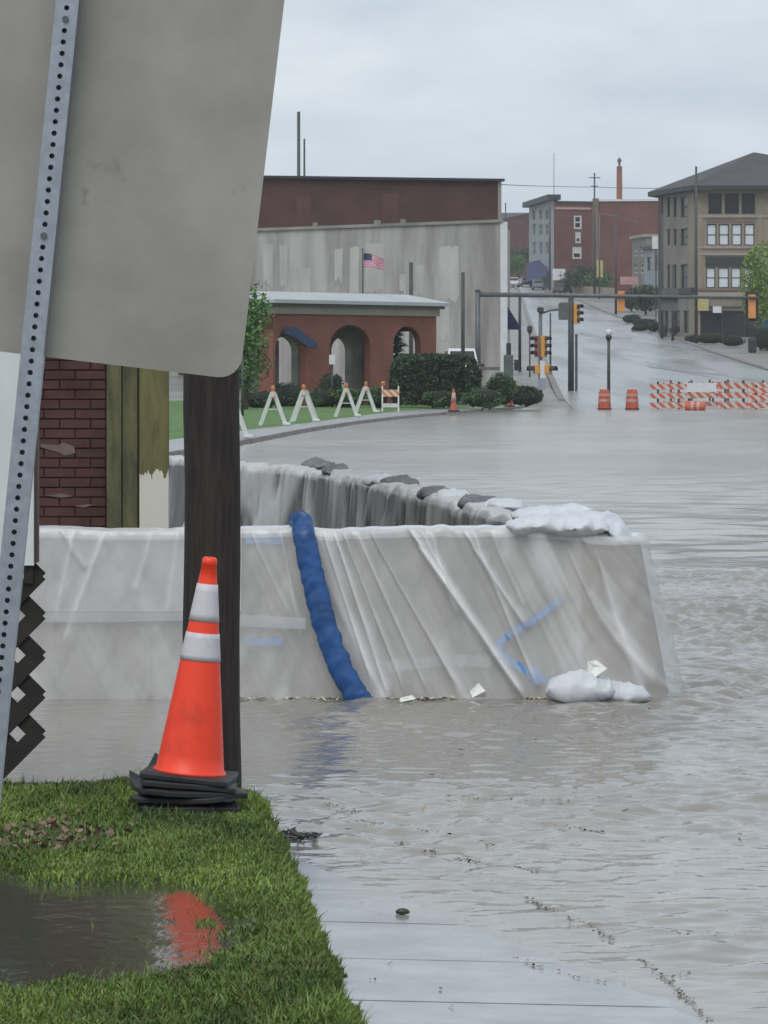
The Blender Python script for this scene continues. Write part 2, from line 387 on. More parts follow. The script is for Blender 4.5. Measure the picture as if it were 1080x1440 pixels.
# flood water: fine rippled sheet near, plain sheet beyond, one mesh
def waterline(X, Y):      # signed height of the pavement plane over the flood
    return .035 * (-(X + .45) * 4.45 - (Y - 16.4) * 1.4) / 4.66
rw = np.random.default_rng(11)
WAVES = []
for lam in np.geomspace(.07, .52, 26):
    WAVES.append((lam, R(90) + rw.normal(0, .75) + .25, rw.random() * 6.28))
def ripples(X, Y):
    wx = X + .10 * (vnoise(X * 2.1, Y * 2.1) - .5) + .3 * (vnoise(X * .5 + 9, Y * .5) - .5); wy = Y + .16 * (vnoise(X * 1.7 + 40, Y * 1.7) - .5)
    z = np.zeros_like(X)
    for lam, a, ph in WAVES:
        k = 2 * math.pi / lam; p = vnoise(X / lam * .28 + ph * 7, Y / lam * .28 + ph * 3)
        s = np.sin(k * (wx * math.cos(a) + wy * math.sin(a)) + ph)
        z += (s + .28 * np.cos(2 * k * (wx * math.cos(a) + wy * math.sin(a)) + 2 * ph)) * (.0064 * lam ** .8) * smooth01(p * 1.9 - .35)
    calm = .10 + .90 * smooth01((X + 1.0) / .75)
    calm = np.where(Y > 24.4, 1, calm)
    chop = 1 + 1.35 * smooth01((X - .9) / .8) * smooth01((Y - 21) / 4) * smooth01((44 - Y) / 10)
    near = smooth01((Y - 12) / 4) * .5 + .5
    patch = .45 + 1.1 * smooth01((vnoise(X * .8 + 3, Y * .45 + 8) - .25) / .6)
    film = smooth01(-waterline(X, Y) / .02 + .15)
    return z * calm * chop * near * patch * film
x0, x1, y0, y1 = -2.4, 4.4, 11.0, 40.0
gx = np.arange(x0, x1 + .001, .034); gy = np.concatenate([np.arange(y0, 27, .024), np.arange(27, y1 + .01, .05)])
X, Y = np.meshgrid(gx, gy); Z = ripples(X, Y)
edge = smooth01((X - x0) / .4) * smooth01((x1 - X) / .4) * smooth01((Y - y0) / .5) * smooth01((y1 - Y) / 2); Z *= edge
V = np.stack([X, Y, Z], -1).reshape(-1, 3); F = grid_faces(len(gy), len(gx))
b = len(V)
fx_ = np.arange(-30, 42.01, .36); fy_ = np.concatenate([np.arange(y1, 110, .22), np.arange(110, 212, .36)]); FXg, FYg = np.meshgrid(fx_, fy_)
rf = np.random.default_rng(3); FZ = np.zeros_like(FXg)
for lam in np.geomspace(.7, 2.0, 16):
    a_ = R(90) + rf.normal(0, 1.1); ph = rf.random() * 6.28; k_ = 2 * math.pi / lam
    FZ += np.sin(k_ * ((FXg + .5 * vnoise(FXg * .4, FYg * .4)) * math.cos(a_) + (FYg + .6 * vnoise(FXg * .3 + 9, FYg * .3)) * math.sin(a_)) + ph) * .0024 * lam * smooth01(1.8 * vnoise(FXg / lam * .3 + ph * 9, FYg / lam * .3) - .3)
FZ *= smooth01((FXg + 30) / 3) * smooth01((42 - FXg) / 3) * smooth01((FYg - y1) / 2) * (1 + 1.6 * smooth01((95 - FYg) / 50)) * smooth01((212 - FYg) / 14) * (.35 + .9 * vnoise(FXg * .05 + 2, FYg * .06))
V = np.concatenate([V, np.stack([FXg, FYg, FZ], -1).reshape(-1, 3)]); F = np.concatenate([F, b + grid_faces(len(fy_), len(fx_))])
b = len(V)
ex = [(-900, -60, 0), (900, -60, 0), (900, y0, 0), (-900, y0, 0), (-900, y1, 0), (x0, y1, 0), (x0, y0, 0), (900, y1, 0), (x1, y1, 0), (x1, y0, 0), (900, 212, 0), (-900, 212, 0), (-30, y1, 0), (-30, fy_[-1], 0), (42 - .0, y1, 0), (fx_[-1], fy_[-1], 0)]
V = np.concatenate([V, np.array(ex)])
F = np.concatenate([F, b + np.array([(0, 1, 2, 3), (3, 6, 5, 4), (9, 2, 7, 8), (4, 12, 13, 11), (14, 7, 10, 15)])])
structure(np_mesh('flood_water', V, F, M['flood']))

# near pavement slabs (tilted out of the flood) with open joints
side = Vector((-.0726, 1, 0)).normalized(); crossv = Vector((side.y, -side.x, 0))
lawn_edge0 = Vector((-.0585, 11.32, 0))           # a point of the lawn edge
def edge_at(Y): return lawn_edge0.x - .0726 * (Y - 11.32)
sidewalk = bpy.data.objects.new('sidewalk', None); COL.objects.link(sidewalk); sidewalk.location = (edge_at(8), 8, 0); structure(sidewalk)
def pz(p): return waterline(p.x, p.y)
joints = [onz(x, y, .03).y for x, y in ((510, 1408), (470, 1345), (430, 1288), (410, 1241))]
step = .925; base = joints[0]
rs = random.Random(3)
for k in range(-12, 6):
    ya, yb = base + k * step + .009, base + (k + 1) * step - .009
    c = [Vector((edge_at(ya) - .06, ya, 0)), Vector((edge_at(ya) - .06, ya, 0)) + crossv * 1.52, Vector((edge_at(yb) - .06, yb, 0)) + crossv * 1.52, Vector((edge_at(yb) - .06, yb, 0))]
    dz = rs.uniform(-.0008, .0008)
    mb = MB(); nn = 6; P = []
    for j in range(nn + 1):
        for i in range(nn + 1):
            q = c[0].lerp(c[1], i / nn).lerp(c[3].lerp(c[2], i / nn), j / nn); q.z = min(pz(q), .075) + dz; P.append(q)
    mb.add(P, grid_faces(nn + 1, nn + 1).tolist())
    for i, j in ((0, 1), (1, 2), (2, 3), (3, 0)):
        a, b_ = c[i].copy(), c[j].copy(); a.z = min(pz(a), .075) + dz; b_.z = min(pz(b_), .075) + dz
        mb.quad(a, b_, b_ - Vector((0, 0, .1)), a - Vector((0, 0, .1)))
    mb.build('slab', M['slab'], sidewalk, fix=False)
mb = MB(); P = []
for Yv in np.linspace(1, 18, 40):
    for q in (0, .5, 1):
        p = Vector((edge_at(Yv) - .2, Yv, 0)) + crossv * (q * 1.7); p.z = min(pz(p), .075) - .012; P.append(p)
mb.add(P, grid_faces(40, 3).tolist()); mb.build('bedding', M['joint'], sidewalk, fix=False)

# near lawn: soil sheet with a dip, puddle, grass blades
def backY(X): return 17.86 + .10 * (vnoise(X * 5, X * 0 + 3) - .5) - .35 * smooth01((X + .95) / .45)
def pud(X, Y):      # >0 inside the puddle
    cx, cy = -1.42, 13.35
    d = (np.abs(X - cx) / 1.06) ** 3 + (np.abs(Y - cy - .05) / 1.42) ** 2
    return 1 - d + .7 * (vnoise(X * 4.2, Y * 1.7) - .5) + .35 * (vnoise(X * 12, Y * 6) - .5)
LZ = .10
def lawnz(X, Y): return LZ + .022 * (vnoise(X * 1.9, Y * 1.9) - .5) + .012 * (vnoise(X * 7, Y * 7) - .5) - .055 * smooth01(pud(X, Y) / .5 + .15)
NX, NY = 150, 260
V = []
for j in range(NY):
    Yv = 2 + (17.95 - 2) * j / (NY - 1)
    V.append([(Yv, i / (NX - 1)) for i in range(NX)])
A = np.array(V); Yg = A[..., 0]; t = A[..., 1]
jag = .035 * (vnoise(Yg * 9, Yg * 0) - .5) + .03 * (vnoise(Yg * 2.3 + 5, Yg * 0) - .5)
Xr = lawn_edge0.x - .0726 * (Yg - 11.32) + jag
Xg = -7 + (Xr + 7) * t ** .6
Yg2 = np.minimum(Yg, backY(Xg))
Zg = lawnz(Xg, Yg2)
rim = np.minimum((Xr - Xg) / .05, (backY(Xg) - Yg2) / .08); Zg = np.where(rim < 1, Zg - (1 - np.clip(rim, 0, 1)) * .13, Zg)
structure(np_mesh('lawn', np.stack([Xg, Yg2, Zg], -1).reshape(-1, 3), grid_faces(NY, NX), M['soil']))
mb = MB(); cx, cy = -1.42, 13.35
mb.add([(min(cx + 1.5 * math.cos(a), edge_at(cy + 1.9 * math.sin(a)) - .10), cy + 1.9 * math.sin(a), .082) for a in np.linspace(0, 2 * math.pi, 60, endpoint=False)], [tuple(range(60))])
structure(mb.build('puddle', M['puddle'], origin=(cx, cy, .078), fix=False))

rg = np.random.default_rng(21)
def grass(name, n, xr, yr, hmin, hmax, wid, label):
    X = rg.uniform(*xr, n); Y = rg.uniform(*yr, n)
    ed = lawn_edge0.x - .0726 * (Y - 11.32) + .035 * (vnoise(Y * 9, Y * 0) - .5) + .03 * (vnoise(Y * 2.3 + 5, Y * 0) - .5)
    p = pud(X, Y)
    keep = (X < ed + .015) & (Y < backY(X) + .01)
    keep &= (p < .05) | (rg.random(n) < np.clip(.38 - p * .30, .06, .38))
    bare = ((X + 1.3) / .28) ** 2 + ((Y - 15.9) / .5) ** 2 + .8 * (vnoise(X * 8, Y * 4) - .5)
    keep &= (bare > 1) | (rg.random(n) < .18)
    stack = (abs(X + .81) < .21) & (abs(Y - 16.85) < .2); keep &= ~stack
    X, Y, ed = X[keep], Y[keep], ed[keep]; n = len(X)
    clump = vnoise(X * 6, Y * 4) * .6 + vnoise(X * 17 + 3, Y * 13) * .4
    h = (hmin + (hmax - hmin) * clump) * rg.uniform(.55, 1.15, n)
    tuft = smooth01((vnoise(X * 3 + 31, Y * 2.2) - .55) / .3); h *= 1 + .35 * tuft
    Z = lawnz(X, Y) - .004; Z = np.where(X > ed - .05, Z - np.clip((X - ed + .05) / .05, 0, 1) * .05, Z)
    a = rg.uniform(0, 2 * math.pi, n); lean = rg.uniform(.1, .75, n) * h; ld = rg.uniform(0, 2 * math.pi, n)
    near_edge = smooth01((X - ed + .09) / .09); ld = np.where(rg.random(n) < near_edge * .7, rg.normal(0, .5, n), ld)
    dx, dy = np.cos(a) * wid / 2 * rg.uniform(.7, 1.3, n), np.sin(a) * wid / 2
    lx, ly = np.cos(ld) * lean, np.sin(ld) * lean
    B = np.stack([X, Y, Z], -1)
    def pnt(k, s, hh): return B + np.stack([lx * k * k + dx * s, ly * k * k + dy * s, hh], -1)
    v = np.stack([pnt(0, -1, h * 0), pnt(0, 1, h * 0), pnt(.55, .8, h * .6), pnt(.55, -.8, h * .6), pnt(1, .05, h * .97), pnt(1, -.05, h * .97)], 1).reshape(-1, 3)
    i = np.arange(n)[:, None] * 6
    f = np.concatenate([i + np.array([0, 1, 2, 3]), i + np.array([3, 2, 4, 5])])
    tone = np.clip((vnoise(X * 2.2 + 7, Y * 1.1) * .5 + vnoise(X * 7, Y * 3.5 + 50) * .5 - .5) * 1.5 + .5, 0, 1)[:, None]
    c = np.array([.068, .122, .026]) * (1 - tone) + np.array([.235, .345, .070]) * tone
    c *= .9 * rg.uniform(.65, 1.3, (n, 1)); dry = rg.random(n) < .085; c[dry] = np.array([.19, .16, .07]) * rg.uniform(.6, 1.1, (dry.sum(), 1))
    o = np_mesh(name, v, f, M['grass'], np.repeat(c, 6, 0), smooth=False)
    return tag(o, label, 'grass', kind='stuff')
grass('grass', 190000, (-1.9, .12), (10.6, 18), .012, .044, .0075, 'short wet green lawn grass round the puddle')
grass('tall_grass', 5200, (-1.9, .12), (10.6, 18), .04, .085, .006, 'scattered taller grass blades standing out of the lawn')
grass('rough_grass', 60000, (-4.2, .5), (7.5, 18), .018, .046, .007, 'thinner lawn grass further out round the sign post')

# ================================================================== NEAR THINGS
# ---- leaning road sign seen from behind
DS = 9.2; S = DS / FPX
br = pt(337, 534, DS); ea = Vector((1, 0, -.118)).normalized(); eb = Vector((.118, 0, 1)).normalized()
sign = thing('road_sign', 'leaning road sign seen from its bare grey back on a perforated post', 'sign', pt(55, 1640, DS - .03))
W_, H_, rr = .914, 1.22, .05
poly2 = []
for (cxx, czz, a0) in ((-rr, rr, -90), (-rr, H_ - rr, 0), (-W_ + rr, H_ - rr, 90), (-W_ + rr, rr, 180)):
    for k in range(7):
        a = R(a0 + 15 * k); poly2.append(br + ea * (cxx + rr * math.cos(a)) + eb * (czz + rr * math.sin(a)))
mb = MB(); mb.prism(poly2, (0, .003, 0)); plate = mb.build('sign_plate', M['alu'], sign)
N = M['alu'].node_tree; b = bsdf(M['alu']); src = b.inputs['Base Color'].links[0].from_socket
g = N.nodes.new('ShaderNodeNewGeometry'); n2 = N.nodes.new('ShaderNodeTexNoise'); n2.inputs['Scale'].default_value = 7; n2.inputs['Detail'].default_value = 9; n2.inputs['Roughness'].default_value = .75; N.links.new(g.outputs['Position'], n2.inputs[0])
cr_ = N.nodes.new('ShaderNodeValToRGB'); cr_.color_ramp.elements[0].position = .64; cr_.color_ramp.elements[0].color = (1, 1, 1, 1); cr_.color_ramp.elements[1].position = .74; cr_.color_ramp.elements[1].color = (.66, .65, .63, 1); N.links.new(n2.outputs[0], cr_.inputs[0])
mm = N.nodes.new('ShaderNodeMix'); mm.data_type = 'RGBA'; mm.blend_type = 'MULTIPLY'; mm.inputs[0].default_value = 1; N.links.new(src, mm.inputs[6]); N.links.new(cr_.outputs[0], mm.inputs[7]); N.links.new(mm.outputs[2], b.inputs['Base Color'])
# post: square tube with a hole every inch on the face towards the lens
mb = MB(); pw = .0508; cell = .0254; hr = .0062
pc = br + ea * (-W_ / 2 - .005) + Vector((0, -.028, 0))
ed_ = Vector((.1, 0, 1)).normalized(); ex_ = Vector((ed_.z, 0, -ed_.x))
tz = (pc.z - .0) ; nlow = int((pc.z + .25) / cell); ntop = int(1.3 / cell)
yo = Vector((0, -pw / 2, 0))
skip = {10, 29}
for k in range(-nlow, ntop):
    c = pc + ed_ * (k + .5) * cell + yo
    q = [c - ex_ * pw / 2 - ed_ * cell / 2, c + ex_ * pw / 2 - ed_ * cell / 2, c + ex_ * pw / 2 + ed_ * cell / 2, c - ex_ * pw / 2 + ed_ * cell / 2]
    if k in skip or k < -30 and False: mb.quad(*q); continue
    ang = [R(225 + 45 * j) for j in range(8)]
    o8 = [c + ex_ * hr * math.cos(a) + ed_ * hr * math.sin(a) for a in ang]
    i8 = [p + Vector((0, .003, 0)) for p in o8]
    mids = [(q[0] + q[1]) / 2, (q[1] + q[2]) / 2, (q[2] + q[3]) / 2, (q[3] + q[0]) / 2]
    ring = [q[0], mids[0], q[1], mids[1], q[2], mids[2], q[3], mids[3]]
    mb.add(ring + o8 + i8, [(j, (j + 1) % 8, 8 + (j + 1) % 8, 8 + j) for j in range(8)] + [(8 + j, 8 + (j + 1) % 8, 16 + (j + 1) % 8, 16 + j) for j in range(8)])
a0 = pc - ed_ * nlow * cell; a1 = pc + ed_ * ntop * cell
for s in (-1, 1):
    e = ex_ * s * pw / 2
    mb.quad(a0 + e + yo, a1 + e + yo, a1 + e - yo, a0 + e - yo)
mb.quad(a0 + ex_ * pw / 2 - yo, a1 + ex_ * pw / 2 - yo, a1 - ex_ * pw / 2 - yo, a0 - ex_ * pw / 2 - yo)
post = mb.build('post', M['galv'], sign)
for k in sorted(skip):
    c = pc + ed_ * (k + .5) * cell + yo
    mb = MB(); mb.tube([c, c - Vector((0, .006, 0))], .008, 6); mb.build('bolt', M['steel_grey'], sign)

# ---- utility pole
px_ = (298 - CX) * 17.75 / FPX
mb = MB(); pts = []; rad = []
for k in range(28):
    z = -.2 + k * .32; pts.append((px_ + .004 * math.sin(k * 1.7), 17.75, z)); rad.append(.124 - z * .0022 + .0012 * math.sin(k * 2.3))
mb.tube(pts, rad, 28)
up = mb.build('utility_pole', M['polewood'], origin=(px_, 17.75, 0), smooth=True); tag(up, 'dark brown wooden utility pole standing behind the traffic cones', 'utility pole')

# ---- stack of traffic cones
rc = random.Random(8)
def cone_body(h, r0, r1, z0, z1, n=40):
    mbb = MB(); m = 14; pr = []
    for i in range(m + 1):
        z = z0 + (z1 - z0) * i / m; pr.append((r0 + (r1 - r0) * z / h, z))
    return mbb, pr
def cone_base(half, zt, rot, curls, th=.022):
    mbb = MB(); n = 15; P = []
    for lay in (0, 1):
        for j in range(n):
            for i in range(n):
                u, v = -1 + 2 * i / (n - 1), -1 + 2 * j / (n - 1)
                rad_ = max(abs(u), abs(v)); k = 1 - .04 * (abs(u * v)) ** 4
                x, y = u * half * k, v * half * k; z = zt - th * (1 - lay)
                for (su, sv, amt) in curls:
                    d = max(0, (u * su + v * sv) / 2 - .55) / .45; z += amt * d * d
                z -= .006 * max(0, rad_ - .8) / .2
                P.append((x * math.cos(rot) - y * math.sin(rot), x * math.sin(rot) + y * math.cos(rot), z))
    g = grid_faces(n, n); F = [tuple(f[::-1]) for f in g.tolist()] + [tuple(f) for f in (g + n * n).tolist()]
    rim = list(range(n)) + [n * k + n - 1 for k in range(1, n)] + [n * (n - 1) + k for k in range(n - 2, -1, -1)] + [n * k for k in range(n - 2, 0, -1)]
    for a, b in zip(rim, rim[1:] + rim[:1]): F.append((a, b, b + n * n, a + n * n))
    mbb.add(P, F); return mbb
CL = Vector(((262 - CX) * 16.85 / FPX, 16.85, .095))
SP = .030; NC = 5
ctilt = [0, .5, 2.0, 3.8, 5.6]
clabels = ['orange traffic cone with two white reflective bands, on top of a nested stack', 'nested traffic cone just under the top one, black base corner curled up',
           'nested traffic cone in the middle of the stack, only its black base showing', 'nested traffic cone second from the ground, only its warped black base showing', 'nested traffic cone at the bottom of the stack, its black base lying on grass']
shift = 0
for k in range(NC):
    top = k == NC - 1
    TL = R(5.4); loc = CL + Vector((math.sin(TL) * SP * k, 0, math.cos(TL) * SP * k + .01))
    c = thing('traffic_cone', clabels[NC - 1 - k], 'traffic cone', loc, 0, 'stack of traffic cones by the utility pole')
    h = .885; r0, r1 = .142, .026
    zz = .024
    pr = [(r0 + .012, zz), (r0 + .006, zz + .012)] + [(r0 + (r1 - r0) * z / h, z + zz) for z in np.linspace(.02, h - .035, 16)] + [(r1 + .006, h + zz - .034), (r1 + .004, h + zz - .008), (r1 - .004, h + zz), (.006, h + zz)]
    mb = MB(); mb.lathe(pr, loc, 40); body = mb.build('cone_body', M['orange'], c, smooth=True)
    if top:
        for (za, zb) in ((.462, .575), (.622, .775)):
            mb = MB(); mb.lathe([(r0 + (r1 - r0) * z / h + .0025, z + zz) for z in np.linspace(za, zb, 6)], loc, 40)
            mb.build('reflective_band', M['band'], c, smooth=True)
    curls = [(-1, 1, .05 if k in (2, 4) else .012), (-1, -1, rc.uniform(0, .02)), (1, 1, rc.uniform(0, .02)), (1, -1, rc.uniform(-.01, .012))]
    half = (.205, .20, .215, .195, .185)[k]
    mb = cone_base(half, .030, R((8, -9, 14, 3, -6)[k]), curls); mb.v = [(x + loc.x, y + loc.y, z + loc.z) for x, y, z in mb.v]
    cb = mb.build('cone_base', M['rubber'], c, smooth=False, bevel=.004); cb.rotation_euler = (R(rc.uniform(-1.2, 1.2)), R(ctilt[k] - 5.4), 0)
    c.rotation_euler = (0, TL, 0)

# ---- lattice screen with a white board on top, left
LD = 17.55; LX = (52 - CX) * LD / FPX; z0, z1 = .06, 1.075; XL = -2.75
ls = thing('lattice_screen', 'dark weathered wooden lattice screen under a white board at the lawn edge', 'lattice', (XL, LD, .1))
def clip(p, d, tmin=-9, tmax=9):
    for (q, dd, lo, hi) in ((p[0], d[0], XL, LX + .012), (p[1], d[1], z0, z1)):
        a, b = (lo - q) / dd, (hi - q) / dd
        if a > b: a, b = b, a
        tmin, tmax = max(tmin, a), min(tmax, b)
    return tmin, tmax
s2 = math.sqrt(.5); pitch = .168
for fam, (dx, dz, yy) in enumerate(((s2, s2, 0), (s2, -s2, .013))):
    for k in range(-14, 16):
        p = (LX, z1 - .06 + k * pitch)
        t0, t1 = clip(p, (dx, dz))
        cutz = 1.9 - (1038 - 518) * LD / FPX
        # broken lower right corner: nothing below the 45 degree line from (LX, cutz)
        if fam == 0:
            if p[1] < cutz - .02: continue
        else:
            # points (LX+dx t, p1+dz t) must satisfy z >= cutz + (x-LX)
            tt = (cutz - .02 - p[1]) / (dz - dx)
            t1 = min(t1, tt)
        if t1 - t0 < .03: continue
        a = Vector((p[0] + dx * t0, LD + yy, p[1] + dz * t0)); b = Vector((p[0] + dx * t1, LD + yy, p[1] + dz * t1))
        mb = MB(); mb.beam(a, b, .010, .070, up=(0, 1, 0) if False else (-dz, 0, dx)); mb.build('slat', M['lattice'], ls)
mb = MB(); mb.box(XL, LX - .01, LD - .035, LD - .005, z1 - .012, 3.0); mb.build('white_board', M['whitepaint'], ls)
mb = MB(); mb.box(LX - .0085, LX + .006, LD - .04, LD + .05, z1 + .0, 3.02); mb.build('corner_trim', M['brownpaint'], ls)
for x in (XL + .03, -2.0):
    mb = MB(); mb.box(x - .045, x + .045, LD + .022, LD + .11, -.15, 3.0); mb.build('post', M['lattice'], ls)
mb = MB(); mb.box(LX - .045, LX - .012, LD - .004, LD + .0, z1 - .03, z1 + .06)
mb = MB(); mb.box(LX - .055, LX - .015, LD - .02, LD + .02, z1 - .09, z1 + .02); mb.build('rail_end', M['lattice'], ls)

# ---- brick shop corner with mossy boards inside the flood wall
class Fac:
    def __init__(s, A, B):
        s.A = Vector((A[0], A[1])); s.B = Vector((B[0], B[1])); s.L = (s.B - s.A).length; s.u = (s.B - s.A) / s.L; s.n = Vector((s.u.y, -s.u.x))
    def uz(s, x, y):
        dx = (x - CX) / FPX; det = s.u.x * 1 - s.u.y * dx
        # A + u*k = t*(dx,1)
        t = (s.A.y * s.u.x - s.A.x * s.u.y) / (s.u.x - dx * s.u.y); k = ((t * dx - s.A.x) * s.u.x + (t - s.A.y) * s.u.y)
        return k, H - (y - HY) / FPX * t
    def P(s, u, z, o=0): return Vector((s.A.x + s.u.x * u + s.n.x * o, s.A.y + s.u.y * u + s.n.y * o, z))
    def box(s, mb, u0, u1, z0, z1, o0, o1):
        return mb.hexa([s.P(u0, z0, o1), s.P(u1, z0, o1), s.P(u1, z0, o0), s.P(u0, z0, o0), s.P(u0, z1, o1), s.P(u1, z1, o1), s.P(u1, z1, o0), s.P(u0, z1, o0)])
    def pbox(s, mb, x0, y0, x1, y1, o0, o1):
        a, zt = s.uz(x0, y0); b, zb = s.uz(x1, y1)
        return s.box(mb, a, b, zb, zt, o0, o1)
    def wall(s, mb, U0, U1, Z0, Z1, holes, dep=.2, arches=()):
        allh = list(holes) + [(a, b, c, sp + (b - a) / 2) for a, b, c, sp in arches]
        us = sorted({U0, U1, *[h[0] for h in allh], *[h[1] for h in allh]}); zs = sorted({Z0, Z1, *[h[2] for h in allh], *[h[3] for h in allh]})
        us = [u for u in us if U0 <= u <= U1]; zs = [z for z in zs if Z0 <= z <= Z1]
        for i in range(len(us) - 1):
            for j in range(len(zs) - 1):
                uc, zc = (us[i] + us[i + 1]) / 2, (zs[j] + zs[j + 1]) / 2
                if any(h[0] < uc < h[1] and h[2] < zc < h[3] for h in allh): continue
                mb.quad(s.P(us[i], zs[j]), s.P(us[i + 1], zs[j]), s.P(us[i + 1], zs[j + 1]), s.P(us[i], zs[j + 1]))
        for a, b, c, d in holes:
            for (p, q) in (((a, c), (a, d)), ((a, d), (b, d)), ((b, d), (b, c)), ((b, c), (a, c))):
                mb.quad(s.P(*p), s.P(*q), s.P(*q, -dep), s.P(*p, -dep))
        for a, b, c, sp in arches:
            r = (b - a) / 2; cu = (a + b) / 2; n = 14; top = sp + r
            arc = [(cu - r * math.cos(math.pi * k / n), sp + r * math.sin(math.pi * k / n)) for k in range(n + 1)]
            for k in range(n):
                mb.quad(s.P(*arc[k]), s.P(*arc[k + 1]), s.P(arc[k + 1][0], top), s.P(arc[k][0], top))
                mb.quad(s.P(*arc[k]), s.P(*arc[k + 1]), s.P(*arc[k + 1], -dep), s.P(*arc[k], -dep))
            mb.quad(s.P(a, c), s.P(a, sp), s.P(a, sp, -dep), s.P(a, c, -dep)); mb.quad(s.P(b, c), s.P(b, sp), s.P(b, sp, -dep), s.P(b, c, -dep))

BD = 27.0; bxr = (238 - CX) * BD / FPX; bx1 = (194.5 - CX) * BD / FPX; bx0 = (150 - CX) * BD / FPX
shop = thing('brick_shop', 'dark brick building corner with mossy green boards behind the plastic sheeting', 'building', (bx0 - 2, BD, 0))
mb = MB(); XW = bx0 - 4; sd_ = -.075
mb.hexa([(XW, BD + .012, -.35), (bxr - .02, BD + .012, -.35), (bxr - .02 + sd_ * 6, BD + 6, -.35), (XW, BD + 6, -.35), (XW, BD + .012, 4.4), (bxr - .02, BD + .012, 4.4), (bxr - .02 + sd_ * 6, BD + 6, 4.4), (XW, BD + 6, 4.4)])
mb.build('wall', M['mortar'], shop)
bl, bh, jt = .203, .064, .010
brick_me = {}
rb = random.Random(2)
mb = MB(); mb.box(0, bl - jt, -.002, .03, 0, bh - jt); bm0 = mb.build('brick', M['brick'], shop, origin=(0, 0, 0)); bm0.data.transform(Matrix.Translation(wloc(shop)))
mb = MB(); mb.box(0, bl / 2 - jt, -.002, .03, 0, bh - jt); bm1 = mb.build('brick', M['brick'], shop); bm1.data.transform(Matrix.Translation(wloc(shop)))
first = {0: True, 1: True}; nb = 0
for r in range(33):
    z = .55 + r * bh; x = bx0 - .004
    halfs = r % 2
    for k in range(8):
        hb = 1 if (halfs and k == 0) else 0
        L_ = bl / 2 if hb else bl
        x -= L_
        if x < bx0 - 1.45: break
        src = bm1 if hb else bm0
        o = src if first[hb] else src.copy()
        if not first[hb]: COL.objects.link(o)
        first[hb] = False
        o.parent = shop; o.location = Vector((x + jt * .5, BD + rb.uniform(-.004, .003), z)) - wloc(shop); nb += 1
# boards
peel = mat('olive_board_peeled', (.135, .122, .050), .85, .22, 6, .003, 30, stretch=(3, 3, .6)); N = peel.node_tree; b = bsdf(peel)
g = N.nodes.new('ShaderNodeNewGeometry'); sx = N.nodes.new('ShaderNodeSeparateXYZ'); N.links.new(g.outputs['Position'], sx.inputs[0])
mpn = N.nodes.new('ShaderNodeMapping'); mpn.inputs['Scale'].default_value = (26, 26, 3); N.links.new(g.outputs['Position'], mpn.inputs[0])
n2 = N.nodes.new('ShaderNodeTexNoise'); n2.inputs['Scale'].default_value = 1.3; n2.inputs['Detail'].default_value = 4; N.links.new(mpn.outputs[0], n2.inputs[0])
ma = N.nodes.new('ShaderNodeMath'); ma.operation = 'MULTIPLY_ADD'; ma.inputs[1].default_value = .30; N.links.new(n2.outputs[0], ma.inputs[0]); N.links.new(sx.outputs['Z'], ma.inputs[2])
gt = N.nodes.new('ShaderNodeMath'); gt.operation = 'LESS_THAN'; gt.inputs[1].default_value = 1.36; N.links.new(ma.outputs[0], gt.inputs[0])
mm = N.nodes.new('ShaderNodeMix'); mm.data_type = 'RGBA'; mm.inputs[7].default_value = (.58, .56, .48, 1)
N.links.new(b.inputs['Base Color'].links[0].from_socket, mm.inputs[6]); N.links.new(gt.outputs[0], mm.inputs[0]); N.links.new(mm.outputs[2], b.inputs['Base Color'])
bw = (bx1 - bx0) / 2
for k in range(2):
    mb = MB(); mb.box(bx0 + k * bw + .003, bx0 + (k + 1) * bw - .003, BD - .05 + .006 * k, BD + .01, -.3, 4.38); mb.build('mossy_board', M['moss'], shop, bevel=.003)
mb = MB(); mb.box(bx1 + .012, bxr - .001, BD - .075, BD + .01, -.3, 4.38); mb.build('olive_board', peel, shop, bevel=.003)
mb = MB(); mb.box(bx1 - .001, bx1 + .012, BD - .03, BD + .01, -.3, 4.38); mb.build('batten', M['brownpaint'], shop)
mb = MB(); mb.box(XW - .1, bxr + .03, BD - .14, BD + 6.1, 4.4, 4.52); mb.build('parapet_cap', M['shadowgap'], shop)
# paint smears on the bricks
for (pts_) in ([(57, 624), (82, 626), (88, 622), (104, 628), (106, 637), (92, 641), (82, 636), (57, 629)], [(62, 697), (88, 694), (102, 698), (86, 700)], [(105, 712), (122, 709), (132, 710), (118, 714)]):
    P = [pt(x, y, BD - .020) for x, y in pts_]; P = [Vector((p.x, BD - .0095, p.z)) for p in P]
    mb = MB(); mb.prism(P, (0, .004, 0)); mb.build('paint_smear', M['smear'], shop)

